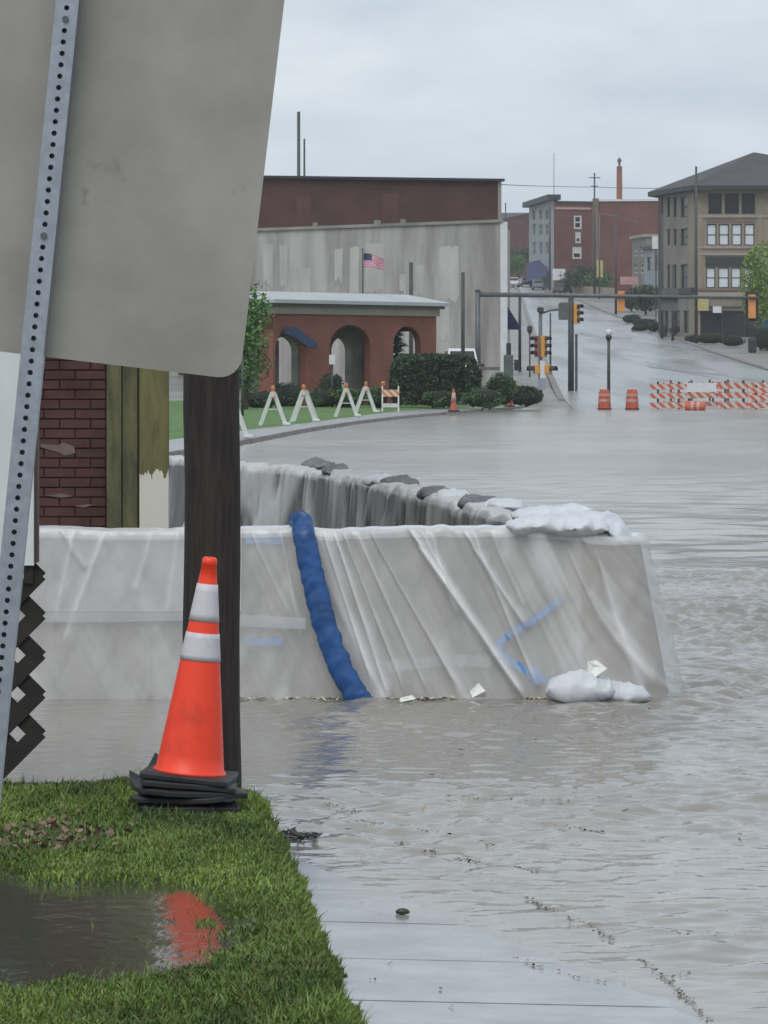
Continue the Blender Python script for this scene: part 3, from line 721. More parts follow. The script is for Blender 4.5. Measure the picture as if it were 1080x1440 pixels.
# ---- plastic wrapped flood walls
def ridge(px, pz, a, b, wdt, amp, sharp=1.0):
    ax, az = a; bx_, bz = b; dx, dz = bx_ - ax, bz - az; L2 = dx * dx + dz * dz
    t = ((px - ax) * dx + (pz - az) * dz) / L2; d = ((px - ax) * -dz + (pz - az) * dx) / math.sqrt(L2)
    env = smooth01((t + .05) / .12) * smooth01((1.08 - t) / .15)
    wv = wdt * (.55 + .6 * np.clip(t, 0, 1))
    dn = d / (wv * 1.25)      # steep on one side, soft on the other
    return 1.15 * amp * env * np.where(dn < 0, np.exp(-np.abs(dn * 2.2) ** 1.5), np.exp(-np.abs(dn * .75) ** 1.2))
class PathWall:
    """plan polyline with outward normal on the camera side; profile swept along it"""
    def __init__(s, pts):
        s.p = np.array(pts, float); seg = np.linalg.norm(np.diff(s.p, axis=0), axis=1); s.s = np.concatenate([[0], np.cumsum(seg)]); s.L = s.s[-1]
    def at(s, t):
        x = np.interp(t, s.s, s.p[:, 0]); y = np.interp(t, s.s, s.p[:, 1]); e = .05
        x2 = np.interp(np.clip(t + e, 0, s.L), s.s, s.p[:, 0]) - np.interp(np.clip(t - e, 0, s.L), s.s, s.p[:, 0]); y2 = np.interp(np.clip(t + e, 0, s.L), s.s, s.p[:, 1]) - np.interp(np.clip(t - e, 0, s.L), s.s, s.p[:, 1])
        l = np.hypot(x2, y2); return x, y, y2 / l, -x2 / l
def profile(h, flare, width, hang, nv):
    pts = []
    for k in range(nv + 1):
        z = -.06 + (h + .03) * k / nv; pts.append((flare * (1 - z / h), z, 1.0))
    for k in range(1, 6):
        a = R(18 * k); pts.append((-.03 + .03 * math.cos(a), h - .03 + .03 * math.sin(a), 1 - k / 9))
    for k in range(1, 7): pts.append((-.03 - (width - .06) * k / 6, h - .003 * math.sin(k), .35))
    for k in range(1, 6): pts.append((-width, h - hang * k / 5, .4))
    return np.array(pts)
FH = .965
arc = [(1.16 + .34 * math.sin(a), 23.80 + .34 * (1 - math.cos(a))) for a in np.linspace(0, R(100), 12)]
frontpath = PathWall([(-3.2, 23.78), (-1.0, 23.80), (.4, 23.79), (1.0, 23.80)] + arc + [(1.40, 24.75)])
def fold_front(x, z):
    # folds in metres on the front face: pixel lines converted
    q = lambda X, Y: ((X - CX) * 23.75 / FPX, H - (Y - HY) * 23.75 / FPX)
    d = np.zeros_like(x)
    F_ = [((468, 744), (545, 975), .016, .035), ((480, 744), (570, 975), .014, .028), ((500, 748), (600, 970), .012, .022), ((452, 744), (520, 950), .012, .02), ((520, 750), (640, 960), .012, .022),
          ((575, 748), (735, 978), .024, .052), ((590, 748), (700, 930), .012, .018), ((605, 748), (640, 860), .012, .016), ((652, 750), (738, 880), .018, .034), ((664, 750), (752, 960), .013, .026), ((690, 752), (735, 850), .012, .014),
          ((800, 775), (880, 960), .018, .016), ((838, 770), (872, 975), .024, .02), ((352, 752), (405, 860), .008, .013), ((395, 752), (425, 900), .008, .012),
          ((75, 735), (120, 800), .02, .018), ((105, 740), (75, 880), .02, .015), ((150, 738), (90, 900), .022, .018), ((215, 742), (190, 830), .02, .012), ((250, 742), (235, 860), .02, .012)]
    for a, b, wd, am in F_: d = d + ridge(x, z, q(*a), q(*b), wd, am)
    d *= .8; wz = .3 + .7 * smooth01((x + .75) / .3)
    d += wz * (.034 * (vnoise((x + .40 * z) * 6.5, z * .7) - .5) + .022 * (vnoise((x + .46 * z) * 15 + 4, z * 1.0) - .5) + .010 * (vnoise((x + .5 * z) * 34, z * 2) - .5))
    d += .012 * (vnoise(x * 3.2, z * 2.0) - .5) + .008 * (vnoise(x * 9 - z * 5, z * 3 + x * 2) - .5) + .004 * (vnoise(x * 22 - z * 9, z * 6) - .5)
    return d
def sheet(name, wall, prof_, ns, foldf, matl, parent, off=.0, topwave=.022):
    s_ = np.linspace(0, wall.L, ns); x, y, nx, ny = wall.at(s_); V = []; C = []
    for o, z, k in prof_:
        zz = np.full(ns, z); d = foldf(x if foldf is fold_front else s_, zz) * k + off
        if foldf is fold_front:
            en = smooth01((s_ - 4.05) / .7); zz = zz - .05 * en * np.clip(z, 0, 1) ** 2; bd0 = d; d = d + en * (.05 + .11 * (1 - np.clip(z / FH, 0, 1)) ** 1.2) * k * (wall is frontpath)
        tw = topwave * (vnoise(s_ * 4.5, s_ * 0 + 2) - .4 + .5 * vnoise(s_ * 15, s_ * 0 + 7)) * (1 if z > .9 * FH else 0)
        V.append(np.stack([x + nx * (o + d), y + ny * (o + d), zz + tw], -1))
        bd = np.clip(((bd0 if foldf is fold_front else d) - off) / .032, 0, 1) if k > .5 else np.full(ns, .8)
        C.append(np.repeat(np.clip(bd + (.5 if z > FH - .05 else 0), 0, 1)[:, None], 3, 1))
    return np_mesh(name, np.concatenate(V), grid_faces(len(prof_), ns), matl, np.concatenate(C), parent=parent)
fw = thing('flood_wall', 'low flood wall wrapped in clear plastic sheeting, facing the lawn', 'flood wall')
sheet('plastic_sheet', frontpath, profile(FH, .11, .42, .35, 110), 1000, fold_front, M['poly'], fw)
up_prof = profile(FH, .11, .42, .2, 60); up_prof = up_prof[(up_prof[:, 1] > .49) | (np.arange(len(up_prof)) > 60)]
leftpath = PathWall([(-3.2, 23.78), (-1.0, 23.80), (-.82, 23.797)])
sheet('upper_sheet', leftpath, up_prof, 200, fold_front, M['poly2'], fw, .012)
# panels behind the plastic
M['panelbrown'] = mat('wet_brown_panel', (.22, .165, .12), .8, .2, 1.6, stretch=(3, 3, .6))
def panels(wall, h, flare, width, root, gap, wid, matl, s0=0, brown=None):
    s_ = s0; k = 0
    while s_ < wall.L - .05:
        e = min(s_ + wid * (1 + .12 * math.sin(k * 2.1)), wall.L); n = 13; ss = np.linspace(s_ + gap / 2, e - gap / 2, n); x, y, nx, ny = wall.at(ss); en = smooth01((ss - 4.05) / .7) * (brown is not None)
        mb = MB(); dd = -.035 - .008 * (k % 2)
        pr = [(flare + dd, -.3), (flare * .0 + dd, h - .035), (-width + .03, h - .035), (-width + .03, -.3)]
        V = [(x[i] + nx[i] * (o + en[i] * (.045 + (.11 if z < 0 else 0)) * (o > -.1)), y[i] + ny[i] * (o + en[i] * (.045 + (.11 if z < 0 else 0)) * (o > -.1)), z - .05 * en[i] * (z > 0)) for i in range(n) for o, z in pr]
        mb.add(V, [(4 * i + a, 4 * i + (a + 1) % 4, 4 * i + 4 + (a + 1) % 4, 4 * i + 4 + a) for i in range(n - 1) for a in range(4)] + [(0, 1, 2, 3), (4 * n - 1, 4 * n - 2, 4 * n - 3, 4 * n - 4)])
        mb.build('panel', brown if brown and 4.2 < s_ < 4.9 else matl, root); s_ = e; k += 1
panels(frontpath, FH, .11, .42, fw, .002, .62, M['panel'], brown=M['panelbrown'])
def strip(name, pxs, wd, matl, root, out_):     # tape strip on the front face through pixel points
    mb = MB(); V = []
    for i, (X, Y) in enumerate(pxs):
        a = pxs[max(i - 1, 0)]; b = pxs[min(i + 1, len(pxs) - 1)]; dx, dy = b[0] - a[0], b[1] - a[1]; l = math.hypot(dx, dy)
        for s_ in (-1, 1):
            p = pt(X - dy / l * wd * s_, Y + dx / l * wd * s_, 23.75); yy = 23.79 - .11 * (1 - p.z / FH) - out_
            V.append((p.x, yy, p.z))
    mb.add(V, [(2 * i, 2 * i + 1, 2 * i + 3, 2 * i + 2) for i in range(len(pxs) - 1)]); return mb.build(name, matl, root)
strip('tape', [(345, 760), (370, 759), (398, 761)], 5, M['bluetape'], fw, -.018)
strip('tape', [(343, 902), (370, 902), (397, 901)], 5, M['bluetape'], fw, -.018)
strip('tape', [(792, 838), (770, 858), (745, 875), (722, 888), (703, 902), (702, 918), (722, 932), (745, 945), (756, 962)], 5, M['bluetape'], fw, -.018)
strip('tape', [(752, 940), (758, 952), (772, 958)], 4, M['bluetape'], fw, -.018)
strip('pale_tape', [(40, 866), (150, 866), (258, 864), (345, 872), (430, 876)], 8, M['tapeband'], fw, .035)
strip('pale_tape', [(538, 938), (620, 928), (690, 930)], 8, M['tapeband'], fw, -.02)

backpts = [(1.06, 24.35), (.80, 25.0), (.55, 26.7), (.34, 28.7), (.11, 30.6), (-.18, 33.2), (-.50, 35.9), (-.92, 38.0), (-1.55, 39.9), (-2.45, 42.6), (-4.4, 47)]
backpath = PathWall(backpts[::-1])
bw_ = thing('flood_wall', 'curving flood wall under draped plastic with sandbags along its top, running back behind the front wall', 'flood wall')
def fold_back(s_, z):
    d = .03 * smooth01((vnoise(s_ * 1.7 + z * 1.6, z * .5 + 3) - .45) / .5) + .03 * (vnoise(s_ * 5 - z * 2, z * .8) - .5) + .02 * (vnoise(s_ * 13 + z, z * 1.2) - .5)
    d += .04 * smooth01((vnoise(s_ * 1.6 - z * 1.8, z * .7 + 9) - .55) / .35)
    return d
M['polyback'] = poly('draped_polythene', (.62, .625, .62), .20, bunch=.60)
M['panelback'] = mat('wet_grey_panel', (.055, .053, .048), .8, .3, 1.6, stretch=(3, 3, .6))
sheet('plastic_sheet', backpath, profile(FH, .10, .20, .45, 30), 900, fold_back, M['polyback'], bw_, topwave=.07)
panels(backpath, FH - .02, .10, .20, bw_, .03, .7, M['panelback'])

# ---- sandbags
def sandbag(label, c, L, Wd, Ht, rz, matl, seed, sag=0, tilt=0, tie=True, group=None):
    r = np.random.default_rng(seed); nu, nv = 44, 28; V = []
    for i in range(nu + 1):
        u = -1 + 2 * i / nu; e = (1 - abs(u) ** 3.2) ** .55 if abs(u) < 1 else 0
        e = max(e, .16 if u > .8 and tie else .02)
        for j in range(nv):
            a = 2 * math.pi * j / nv; ca, sa = math.cos(a), math.sin(a)
            y = math.copysign(abs(ca) ** .8, ca) * Wd / 2 * (.35 + .65 * e if abs(u) < .97 else e); z = sa * Ht / 2 * e * (1 if sa > 0 else .75)
            V.append((u * L / 2, y, z))
    V = np.array(V); nz = vnoise(V[:, 0] * 9 + seed, V[:, 1] * 9 + V[:, 2] * 13) - .5; n2_ = vnoise(V[:, 0] * 24 + seed * 3, V[:, 1] * 22) - .5
    n3_ = vnoise(V[:, 0] * 45 + seed * 3, V[:, 1] * 14 + V[:, 2] * 40) - .5
    cr_ = 1 - np.abs(2 * vnoise(V[:, 0] * 11 + seed * 5 + V[:, 1] * 5, V[:, 2] * 16 - V[:, 0] * 4) - 1); cr2 = 1 - np.abs(2 * vnoise(V[:, 0] * 26 + V[:, 2] * 20, V[:, 1] * 20 + seed) - 1)
    V[:, 2] += .020 * cr_ ** 3 + .008 * cr2 ** 3; V[:, 1] -= .014 * cr_ ** 3
    V[:, 2] += (nz * .034 + n2_ * .016 + n3_ * .006) - sag * (V[:, 0] / (L / 2)) ** 2 * (V[:, 0] > 0)
    V[:, 1] += nz * .03
    V[:, 2] += Ht * .33
    V[:, 2] = np.where(V[:, 2] < 0, V[:, 2] * .35, V[:, 2]) if not sag else V[:, 2]
    F = [(i * nv + j, i * nv + (j + 1) % nv, (i + 1) * nv + (j + 1) % nv, (i + 1) * nv + j) for i in range(nu) for j in range(nv)]
    o = np_mesh('sandbag', V, F, matl); o.location = c; o.rotation_euler = (0, tilt, rz)
    return tag(o, label, 'sandbag', group)
T = FH + .005
sandbag('plump white sandbag overhanging the front edge of the corner of the wrapped wall', (1.00, 23.88, T - .04), .60, .32, .125, R(4), M['bag'], 1)
sandbag('white sandbag draped down over the rounded end of the wrapped wall', (1.22, 24.06, T - .002), .46, .34, .115, R(-22), M['bag'], 2, sag=.13)
sandbag('white sandbag lying behind the draped one on the wall corner', (1.02, 24.62, T + .01), .52, .30, .11, R(12), M['bag'], 3)
BAGS = [(728, 721, 'bag', .44, 'pale sandbag beside the corner pile on the curving wall'), (692, 716, 'greybag', .42, 'dirty grey sandbag next to the pale one on the curving wall'), (655, 706, 'bag', .5, 'white sandbag with a dark underside partway along the curving wall'), (628, 702, 'greybag', .4, 'small dark sandbag behind the white one partway along the curving wall'),
        (578, 686, 'greybag', .6, 'rumpled grey sandbag midway along the curving wall'), (548, 683, 'bag', .45, 'small pale sandbag midway along the curving wall'), (486, 668, 'greybag', .5, 'dark flat sandbag on the far stretch of the curving wall'), (463, 661, 'greybag', .55, 'dark sandbag farthest along the curving wall')]
for i, (x, y, m_, L_, lab) in enumerate(BAGS):
    p = onz(x, y, T); sandbag(lab, (p.x - .10, p.y, T - .004), L_ * .85, .24, .10, R(100 + 9 * math.sin(i * 2)), M[m_], 30 + i, group='sandbags along the curving wall')
sandbag('rounded white sandbag half sunk in the water against the wrapped wall', (1.12, 23.56, -.02), .40, .24, .21, R(5), M['bag'], 8, tie=False)
sandbag('flatter white sandbag in the water beside the rounded one', (1.38, 23.60, -.03), .30, .22, .15, R(-15), M['bag'], 9, tie=False)
def scrap(label, pts_, D):
    P = [pt(x, y, D + .03 * math.sin(i * 2.4)) for i, (x, y) in enumerate(pts_)]
    mb = MB(); mb.prism(P, (0.004, .012, .002)); o = mb.build('plastic_scrap', M['scrap'], origin=P[0]); tag(o, label, 'scrap')
scrap('torn white plastic flap sticking up above the sunken sandbags', [(826, 931), (838, 928), (853, 941), (836, 957), (828, 958)], 23.50)
scrap('small crumpled white plastic scrap at the waterline beside the sunken sandbags', [(661, 972), (672, 961), (682, 972), (683, 980), (664, 981)], 23.48)
scrap('tiny white scrap floating by the foot of the blue sleeve', [(562, 982), (578, 978), (584, 983), (575, 988), (563, 987)], 23.45)

# ---- blue sleeve draped over the front wall
def sleeve():
    line = [(424, 733), (428, 752), (433, 780), (440, 812), (448, 845), (457, 878), (469, 912), (483, 945), (498, 972), (512, 992)]
    P = []
    for x, y in [(418, 760), (420, 742)]: 
        p = pt(x, y, 24.0); P.append(Vector((p.x, 24.20, FH + .005 if y < 750 else FH - .10)))
    P.append(Vector((pt(422, 736, 23.85).x, 24.0, FH + .055)))
    for x, y in line:
        p = pt(x, y, 23.7); P.append(Vector((p.x, 23.74 - .11 * (1 - p.z / FH) - .05 if y > 745 else 23.80, min(p.z, FH + .05))))
    # resample
    Q = []; 
    for i in range(len(P) - 1):
        for k in range(10): Q.append(P[i].lerp(P[i + 1], k / 10))
    Q.append(P[-1]); n = 22; V = []
    for i, p in enumerate(Q):
        d = (Q[min(i + 3, len(Q) - 1)] - Q[max(i - 3, 0)]).normalized(); a = d.cross(Vector((0, 1, .25))).normalized(); b = d.cross(a)
        puff = 1 + .035 * math.sin(i * .75) * (.4 + .6 * abs(math.sin(i * .13))); w_ = .066 + .010 * i / 120 
        for k in range(n):
            an = 2 * math.pi * k / n
            cz_ = 1 - abs(2 * float(vnoise(i * .33 + .8 * math.sin(an), 1.4 * math.cos(an) + 3)) - 1); rr_ = puff * (1 - .16 * cz_ ** 4) * (1 + .07 * (float(vnoise(i * .55 + 3 * math.cos(an), 2.5 * math.sin(an) + 5)) - .5))
            V.append(p + a * math.cos(an) * w_ * rr_ + b * math.sin(an) * w_ * .62 * rr_)
    mb = MB(); mb.add(V, [(i * n + k, i * n + (k + 1) % n, (i + 1) * n + (k + 1) % n, (i + 1) * n + k) for i in range(len(Q) - 1) for k in range(n)] + [tuple(range(n)), tuple(range((len(Q) - 1) * n, len(Q) * n))])
    o = mb.build('blue_sleeve', M['blue'], origin=Q[-1], smooth=True); tag(o, 'wrinkled blue fabric sleeve hanging over the plastic-wrapped wall into the water', 'sleeve')
sleeve()

# ---- scum line, debris lines, loose leaf
rd = np.random.default_rng(4)
def flecks(name, label, lines, n, size, cols, z=.006, spread=.05, dens=1):
    V = []; Fc = []; C = []
    for ln in lines:
        P = [onz(x, y, 0) for x, y in ln]; seg = [(P[i + 1] - P[i]).length for i in range(len(P) - 1)]; tot = sum(seg)
        for _ in range(int(n * tot)):
            s_ = rd.random() * tot; i = 0
            while s_ > seg[i] and i < len(seg) - 1: s_ -= seg[i]; i += 1
            c = P[i].lerp(P[i + 1], s_ / seg[i]); wv = float(vnoise(c.x * 5, c.y * 5)); 
            if rd.random() > .25 + 1.1 * wv: continue
            c = c + Vector((rd.normal(0, spread * .5), rd.normal(0, spread), 0)); r0 = size * rd.uniform(.35, 1.2); a = rd.random() * 6.28; el = rd.uniform(.25, .8); 
            base = len(V); tl = rd.normal(0, .25)
            zb = max(z, waterline(c.x, c.y) + .004 if c.y < 18 and c.x < edge_at(c.y) + 1.4 else z)
            for k in range(5):
                an = a + k * 1.2566; x_ = math.cos(an) * r0; y_ = math.sin(an) * r0 * el
                V.append((c.x + x_ * math.cos(a) - y_ * math.sin(a), c.y + x_ * math.sin(a) + y_ * math.cos(a), zb + rd.uniform(0, r0 * .5) + tl * x_))
                C.append(0)
            Fc.append([base + k for k in range(5)]); cc = np.array(cols[rd.integers(len(cols))]) * rd.uniform(.6, 1.3); C[-5:] = [cc] * 5
    o = np_mesh(name, np.array(V), np.array(Fc), M['leafbit'], np.array(C), smooth=False); return tag(o, label, 'debris', kind='stuff')
BR = [(.22, .18, .12), (.27, .22, .15), (.17, .14, .09), (.31, .27, .20), (.12, .10, .07)]
FM = [(.62, .57, .40), (.55, .50, .34), (.70, .66, .52)]
flecks('scum_line', 'cream scum along the foot of the plastic-wrapped wall', [[(40, 981), (250, 982), (345, 984), (500, 984)], [(520, 985), (600, 984), (700, 980), (760, 984), (880, 984)]], 260, .020, FM, .004, .016)
flecks('debris_line', 'thin brown line of leaves and twigs washed up near the lawn corner', [[(500, 1155), (560, 1163), (640, 1176), (700, 1192)], [(560, 1186), (620, 1203), (690, 1218), (755, 1228)], [(450, 1130), (520, 1148)], [(620, 1120), (720, 1128), (800, 1126)], [(760, 1160), (850, 1172)]], 130, .010, BR, .004, .03)
flecks('debris_line', 'brown line of washed up leaves across the pavement beside the street', [[(738, 1262), (770, 1280), (800, 1292), (832, 1303), (860, 1322)], [(715, 1350), (760, 1365), (820, 1378), (880, 1386)]], 140, .008, BR, .003, .02)
flecks('debris_line', 'wet leaf litter line on the outer edge of the pavement', [[(900, 1350), (935, 1375), (960, 1400), (1000, 1440)], [(905, 1306), (960, 1312), (1045, 1318)], [(935, 1378), (970, 1368)]], 130, .008, BR, .003, .018)
flecks('floating_debris', 'scattered bits of floating leaf litter out on the flood', [[(620, 1075), (800, 1085), (1000, 1070)], [(500, 1100), (700, 1140), (1000, 1180)], [(700, 1050), (1060, 1020)], [(900, 1010), (1070, 960)], [(780, 1140), (900, 1240), (1060, 1290)]], 3.0, .020, BR, .008, .35)
flecks('leaf_clump', 'dark clump of wet leaves at the lawn corner', [[(392, 1178), (440, 1178)], [(400, 1172), (430, 1183)]], 330, .02, [(.02, .02, .022), (.035, .035, .038), (.05, .04, .03)], .008, .05)
flecks('pavement_litter', 'few small leaf bits lying on the wet pavement slabs', [[(450, 1265), (700, 1345), (830, 1360)], [(480, 1375), (690, 1440)]], 5.0, .010, BR, .004, .12)
c = onz(566, 1280, .02); mb = MB(); mb.lathe([(.004, 0), (.024, .004), (.026, .012), (.016, .02), (.002, .023)], (c.x, c.y, waterline(c.x, c.y)), 9)
o = mb.build('fallen_leaf', mat('dark_leaf', (.03, .04, .015), .4, .3, 40), origin=(c.x, c.y, waterline(c.x, c.y)), smooth=True); o.scale = (1, .6, 1); tag(o, 'single dark curled leaf lying on the wet pavement', 'leaf')
# dead leaves on the bare lawn patch
V = []; Fc = []; C = []
for _ in range(130):
    x = -1.28 + rd.normal(0, .10); y = 15.75 + rd.normal(0, .3); r0 = rd.uniform(.008, .022); a = rd.random() * 6.28; b = len(V)
    for k in range(5):
        an = a + 1.2566 * k; V.append((x + math.cos(an) * r0, y + math.sin(an) * r0 * .6, float(lawnz(np.array(x), np.array(y))) + .012 + rd.uniform(0, .03))); C.append(np.array([.22, .15, .09]) * rd.uniform(.5, 1.4) if k == 0 else C[-1])
    Fc.append([b + k for k in range(5)])
tag(np_mesh('dead_leaves', np.array(V), np.array(Fc), M['leafbit'], np.array(C), smooth=False), 'patch of tan dead leaves on bare lawn', 'leaves', kind='stuff')

# ================================================================== FAR SIDE OF THE FLOOD
rv = np.random.default_rng(77)
def leaves(c, rad, n, size, seed, flat=0.0, shape='ball', power=1.0, clumps=12):
    r = np.random.default_rng(seed)
    if shape == 'ball':
        cc = r.normal(0, 1, (clumps, 3)); cc /= np.linalg.norm(cc, axis=1)[:, None]; cc *= r.uniform(.35, .95, (clumps, 1)); k = r.integers(clumps, size=n)
        p = cc[k] + r.normal(0, .20, (n, 3))
        l = np.linalg.norm(p, axis=1); p = np.where((l > 1.08)[:, None], p / l[:, None] * 1.05, p)
    else:
        p = r.uniform(-1, 1, (n, 3)); ax = r.integers(3, size=n); sg = np.sign(r.uniform(-1, 1, n)); p[np.arange(n), ax] = sg * (1 + r.normal(0, .03, n)); p[:, 2] = np.where((ax == 2) & (p[:, 2] < 0), -p[:, 2], p[:, 2])
        # soften the corners
        q = np.abs(p) ** 5; l = q.sum(1) ** (1 / 5); p = p / l[:, None] * (1 + .07 * (r.random((n, 1)) - .5))
        p += .10 * (np.stack([vnoise(p[:, 0] * 3 + seed, p[:, 2] * 3), vnoise(p[:, 1] * 3, p[:, 2] * 3 + 4), vnoise(p[:, 0] * 3, p[:, 1] * 3 + 9)], -1) - .5)
    P = np.array(c) + p * np.array(rad)
    a = r.normal(0, 1, (n, 3)); a /= np.linalg.norm(a, axis=1)[:, None]; b = np.cross(a, r.normal(0, 1, (n, 3))); b /= np.linalg.norm(b, axis=1)[:, None]
    s_ = size * r.uniform(.6, 1.35, (n, 1))
    V = np.stack([P - a * s_, P + b * s_ * .5, P + a * s_, P - b * s_ * .5], 1).reshape(-1, 3)
    F = np.arange(n)[:, None] * 4 + np.arange(4)
    return V, F
def shrub(name, label, c, rad, n, size, matl, seed, group=None, shape='box', clumps=12):
    t = thing(name, label, 'hedge' if name == 'hedge' else 'shrub', (c[0], c[1], c[2]), 0, group); cc = (0, 0, rad[2])
    V, F = leaves(cc, rad, n, size, seed, shape=shape, clumps=clumps); np_mesh('foliage', V, F, matl, smooth=False, parent=t)
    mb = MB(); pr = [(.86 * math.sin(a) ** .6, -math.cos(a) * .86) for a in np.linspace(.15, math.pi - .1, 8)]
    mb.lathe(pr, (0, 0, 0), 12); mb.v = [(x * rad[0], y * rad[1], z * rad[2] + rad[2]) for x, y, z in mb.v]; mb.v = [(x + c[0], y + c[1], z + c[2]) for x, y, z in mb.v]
    mb.build('dark_core', M['hedge_core'], t); return t  # solid dark core added inside the leaves to block the view through
def tree(name, label, base, h, rad, n, size, matl, seed, trunk_r=.12, clumps=14, group=None, cat='tree'):
    t = thing(name, label, cat, base, 0, group); cz = h - rad[2]
    V, F = leaves((0, 0, cz), rad, n, size, seed, clumps=clumps); np_mesh('crown', V, F, matl, smooth=False, parent=t)
    mb = MB(); B = Vector(base); mb.tube([B + Vector((0, 0, -.2)), B + Vector((.02, 0, cz * .5)), B + Vector((0, 0, cz))], [trunk_r, trunk_r * .8, trunk_r * .5], 8)
    r = random.Random(seed)
    for k in range(9):
        a = r.uniform(0, 6.28); e = r.uniform(.3, .85); mb.tube([B + Vector((0, 0, cz * r.uniform(.55, .95))), B + Vector((math.cos(a) * rad[0] * e, math.sin(a) * rad[1] * e, cz + rad[2] * r.uniform(-.4, .6)))], [trunk_r * .4, .02], 5)
    mb.build('trunk', M['bark'], t); return t

# ---- window helper
def window(F, root, u0, u1, z0, z1, frame, pane, dep=.14, blind=None, mid=True, cols=1, fw=.07, blind_to=0.0):
    mb = MB(); a, b = -dep, -dep + .07
    F.box(mb, u0, u0 + fw, z0, z1, a, b); F.box(mb, u1 - fw, u1, z0, z1, a, b); F.box(mb, u0 + fw, u1 - fw, z1 - fw, z1, a, b); F.box(mb, u0 + fw, u1 - fw, z0, z0 + fw, a, b)
    if mid: F.box(mb, u0 + fw, u1 - fw, (z0 + z1) / 2 - fw * .4, (z0 + z1) / 2 + fw * .4, a + .005, b + .012)
    for k in range(1, cols):
        uc = u0 + (u1 - u0) * k / cols; F.box(mb, uc - fw * .5, uc + fw * .5, z0 + fw, z1 - fw, a + .003, b + .008)
    wn_ = mb.build('window', frame, root)
    mb = MB(); F.box(mb, u0 + fw * .5, u1 - fw * .5, z0 + fw * .5, z1 - fw * .5, a + .01, a + .025); mb.build('pane', pane, wn_)
    if blind is not None:
        mb = MB(); F.box(mb, u0 + fw, u1 - fw, z0 + fw + (z1 - z0) * blind_to, z1 - fw, a + .028, a + .036); mb.build('blind', blind, wn_)
    return wn_
def shell(F, root, Z0, Z1, depth, wallm, holes=(), arches=(), dep=.2, roofm=None, name='wall'):
    mb = MB(); F.wall(mb, 0, F.L, Z0, Z1, list(holes), dep, arches)
    for p, q in (((0, 0), (0, -depth)), ((F.L, 0), (F.L, -depth)), ((0, -depth), (F.L, -depth))):
        mb.quad(F.P(p[0], Z0, p[1]), F.P(q[0], Z0, q[1]), F.P(q[0], Z1, q[1]), F.P(p[0], Z1, p[1]))
    w_ = mb.build(name, wallm, root, fix=False)
    mb = MB(); mb.quad(F.P(0, Z1 - .02, 0), F.P(F.L, Z1 - .02, 0), F.P(F.L, Z1 - .02, -depth), F.P(0, Z1 - .02, -depth)); mb.build('roof', roofm or M['shadowgap'], root, fix=False)
    return w_
def gl(x, D, z=.2): return Vector(((x - CX) * D / FPX, D, z))
def fx(x, D): return ((x - CX) * D / FPX, D)

# ---- pavilion with three arches
F = Fac(fx(384, 184), fx(613.5, 194)); g0 = .2
pav = thing('pavilion', 'red brick pavilion with arched openings and a pale flat roof beside the flood', 'pavilion', F.P(F.L / 2, g0, 0))
def arch_px(x0, x1, ytop, Fq=F):
    a, zt = Fq.uz(x0, ytop); b, _ = Fq.uz(x1, ytop); zt = Fq.uz((x0 + x1) / 2, ytop)[1]; return (a, b, g0, zt - (b - a) / 2)
zt = F.uz(500, 443)[1]
ar = [list(arch_px(386, 430, 466)), list(arch_px(465, 523, 458)), list(arch_px(552, 592, 459))]
for a_ in ar:   # segmental look: limit the rise
    a_[3] = max(a_[3], 1.6)
class FacSeg(Fac): pass
def arch_wall(mb, F, U0, U1, Z0, Z1, arcs, dep):
    us = [U0]
    for a, b, c, top, rise in arcs: us += [a, b]
    us.append(U1)
    for i in range(0, len(us), 2): mb.quad(F.P(us[i], Z0), F.P(us[i + 1], Z0), F.P(us[i + 1], Z1), F.P(us[i], Z1)); mb.quad(F.P(us[i], Z0, -dep), F.P(us[i + 1], Z0, -dep), F.P(us[i + 1], Z1, -dep), F.P(us[i], Z1, -dep))
    for a, b, c, top, rise in arcs:
        n = 16; cu = (a + b) / 2; hw = (b - a) / 2; A_ = [(cu - hw * math.cos(math.pi * k / n), top - rise + rise * math.sin(math.pi * k / n)) for k in range(n + 1)]
        for k in range(n):
            for o in (0, -dep): mb.quad(F.P(*A_[k], o), F.P(*A_[k + 1], o), F.P(A_[k + 1][0], Z1, o), F.P(A_[k][0], Z1, o))
            mb.quad(F.P(*A_[k]), F.P(*A_[k + 1]), F.P(*A_[k + 1], -dep), F.P(*A_[k], -dep))
        for u in (a, b): mb.quad(F.P(u, c), F.P(u, top - rise), F.P(u, top - rise, -dep), F.P(u, c, -dep))
def arcpx(x0, x1, y, rise, Fq=F):
    a = Fq.uz(x0, y)[0]; b = Fq.uz(x1, y)[0]; return (a, b, g0 - .1, Fq.uz((x0 + x1) / 2, y)[1], rise)
arcs = [arcpx(383, 430, 463, 1.0), arcpx(464, 521, 457, 1.0), arcpx(553, 592, 459, .9)]
arcs[0] = (max(arcs[0][0], .15),) + arcs[0][1:]
mb = MB(); arch_wall(mb, F, 0, F.L, g0 - .3, zt, arcs, .35); mb.build('front_wall', M['pavbrick'], pav, fix=False)
DEP = 4.2
B = Fac(tuple(F.P(0, 0, -DEP)[:2]), tuple(F.P(F.L, 0, -DEP)[:2]))
barcs = [(a - .2, b + .9, c, t_, r_) for a, b, c, t_, r_ in arcs]; barcs[0] = (.6, barcs[0][1], *barcs[0][2:])
barcs = [(min(a, F.L - .5), min(b, F.L - .3), c, t_, r_) for a, b, c, t_, r_ in barcs]
barcs = [(a + (b - a) * .30, b - (b - a) * .22, c, t_ - .5, r_ * .7) for a, b, c, t_, r_ in barcs]
mb = MB(); arch_wall(mb, B, 0, B.L, g0 - .3, zt, barcs[1:], .4); mb.build('rear_wall', M['stonewall'], pav, fix=False)
mb = MB()
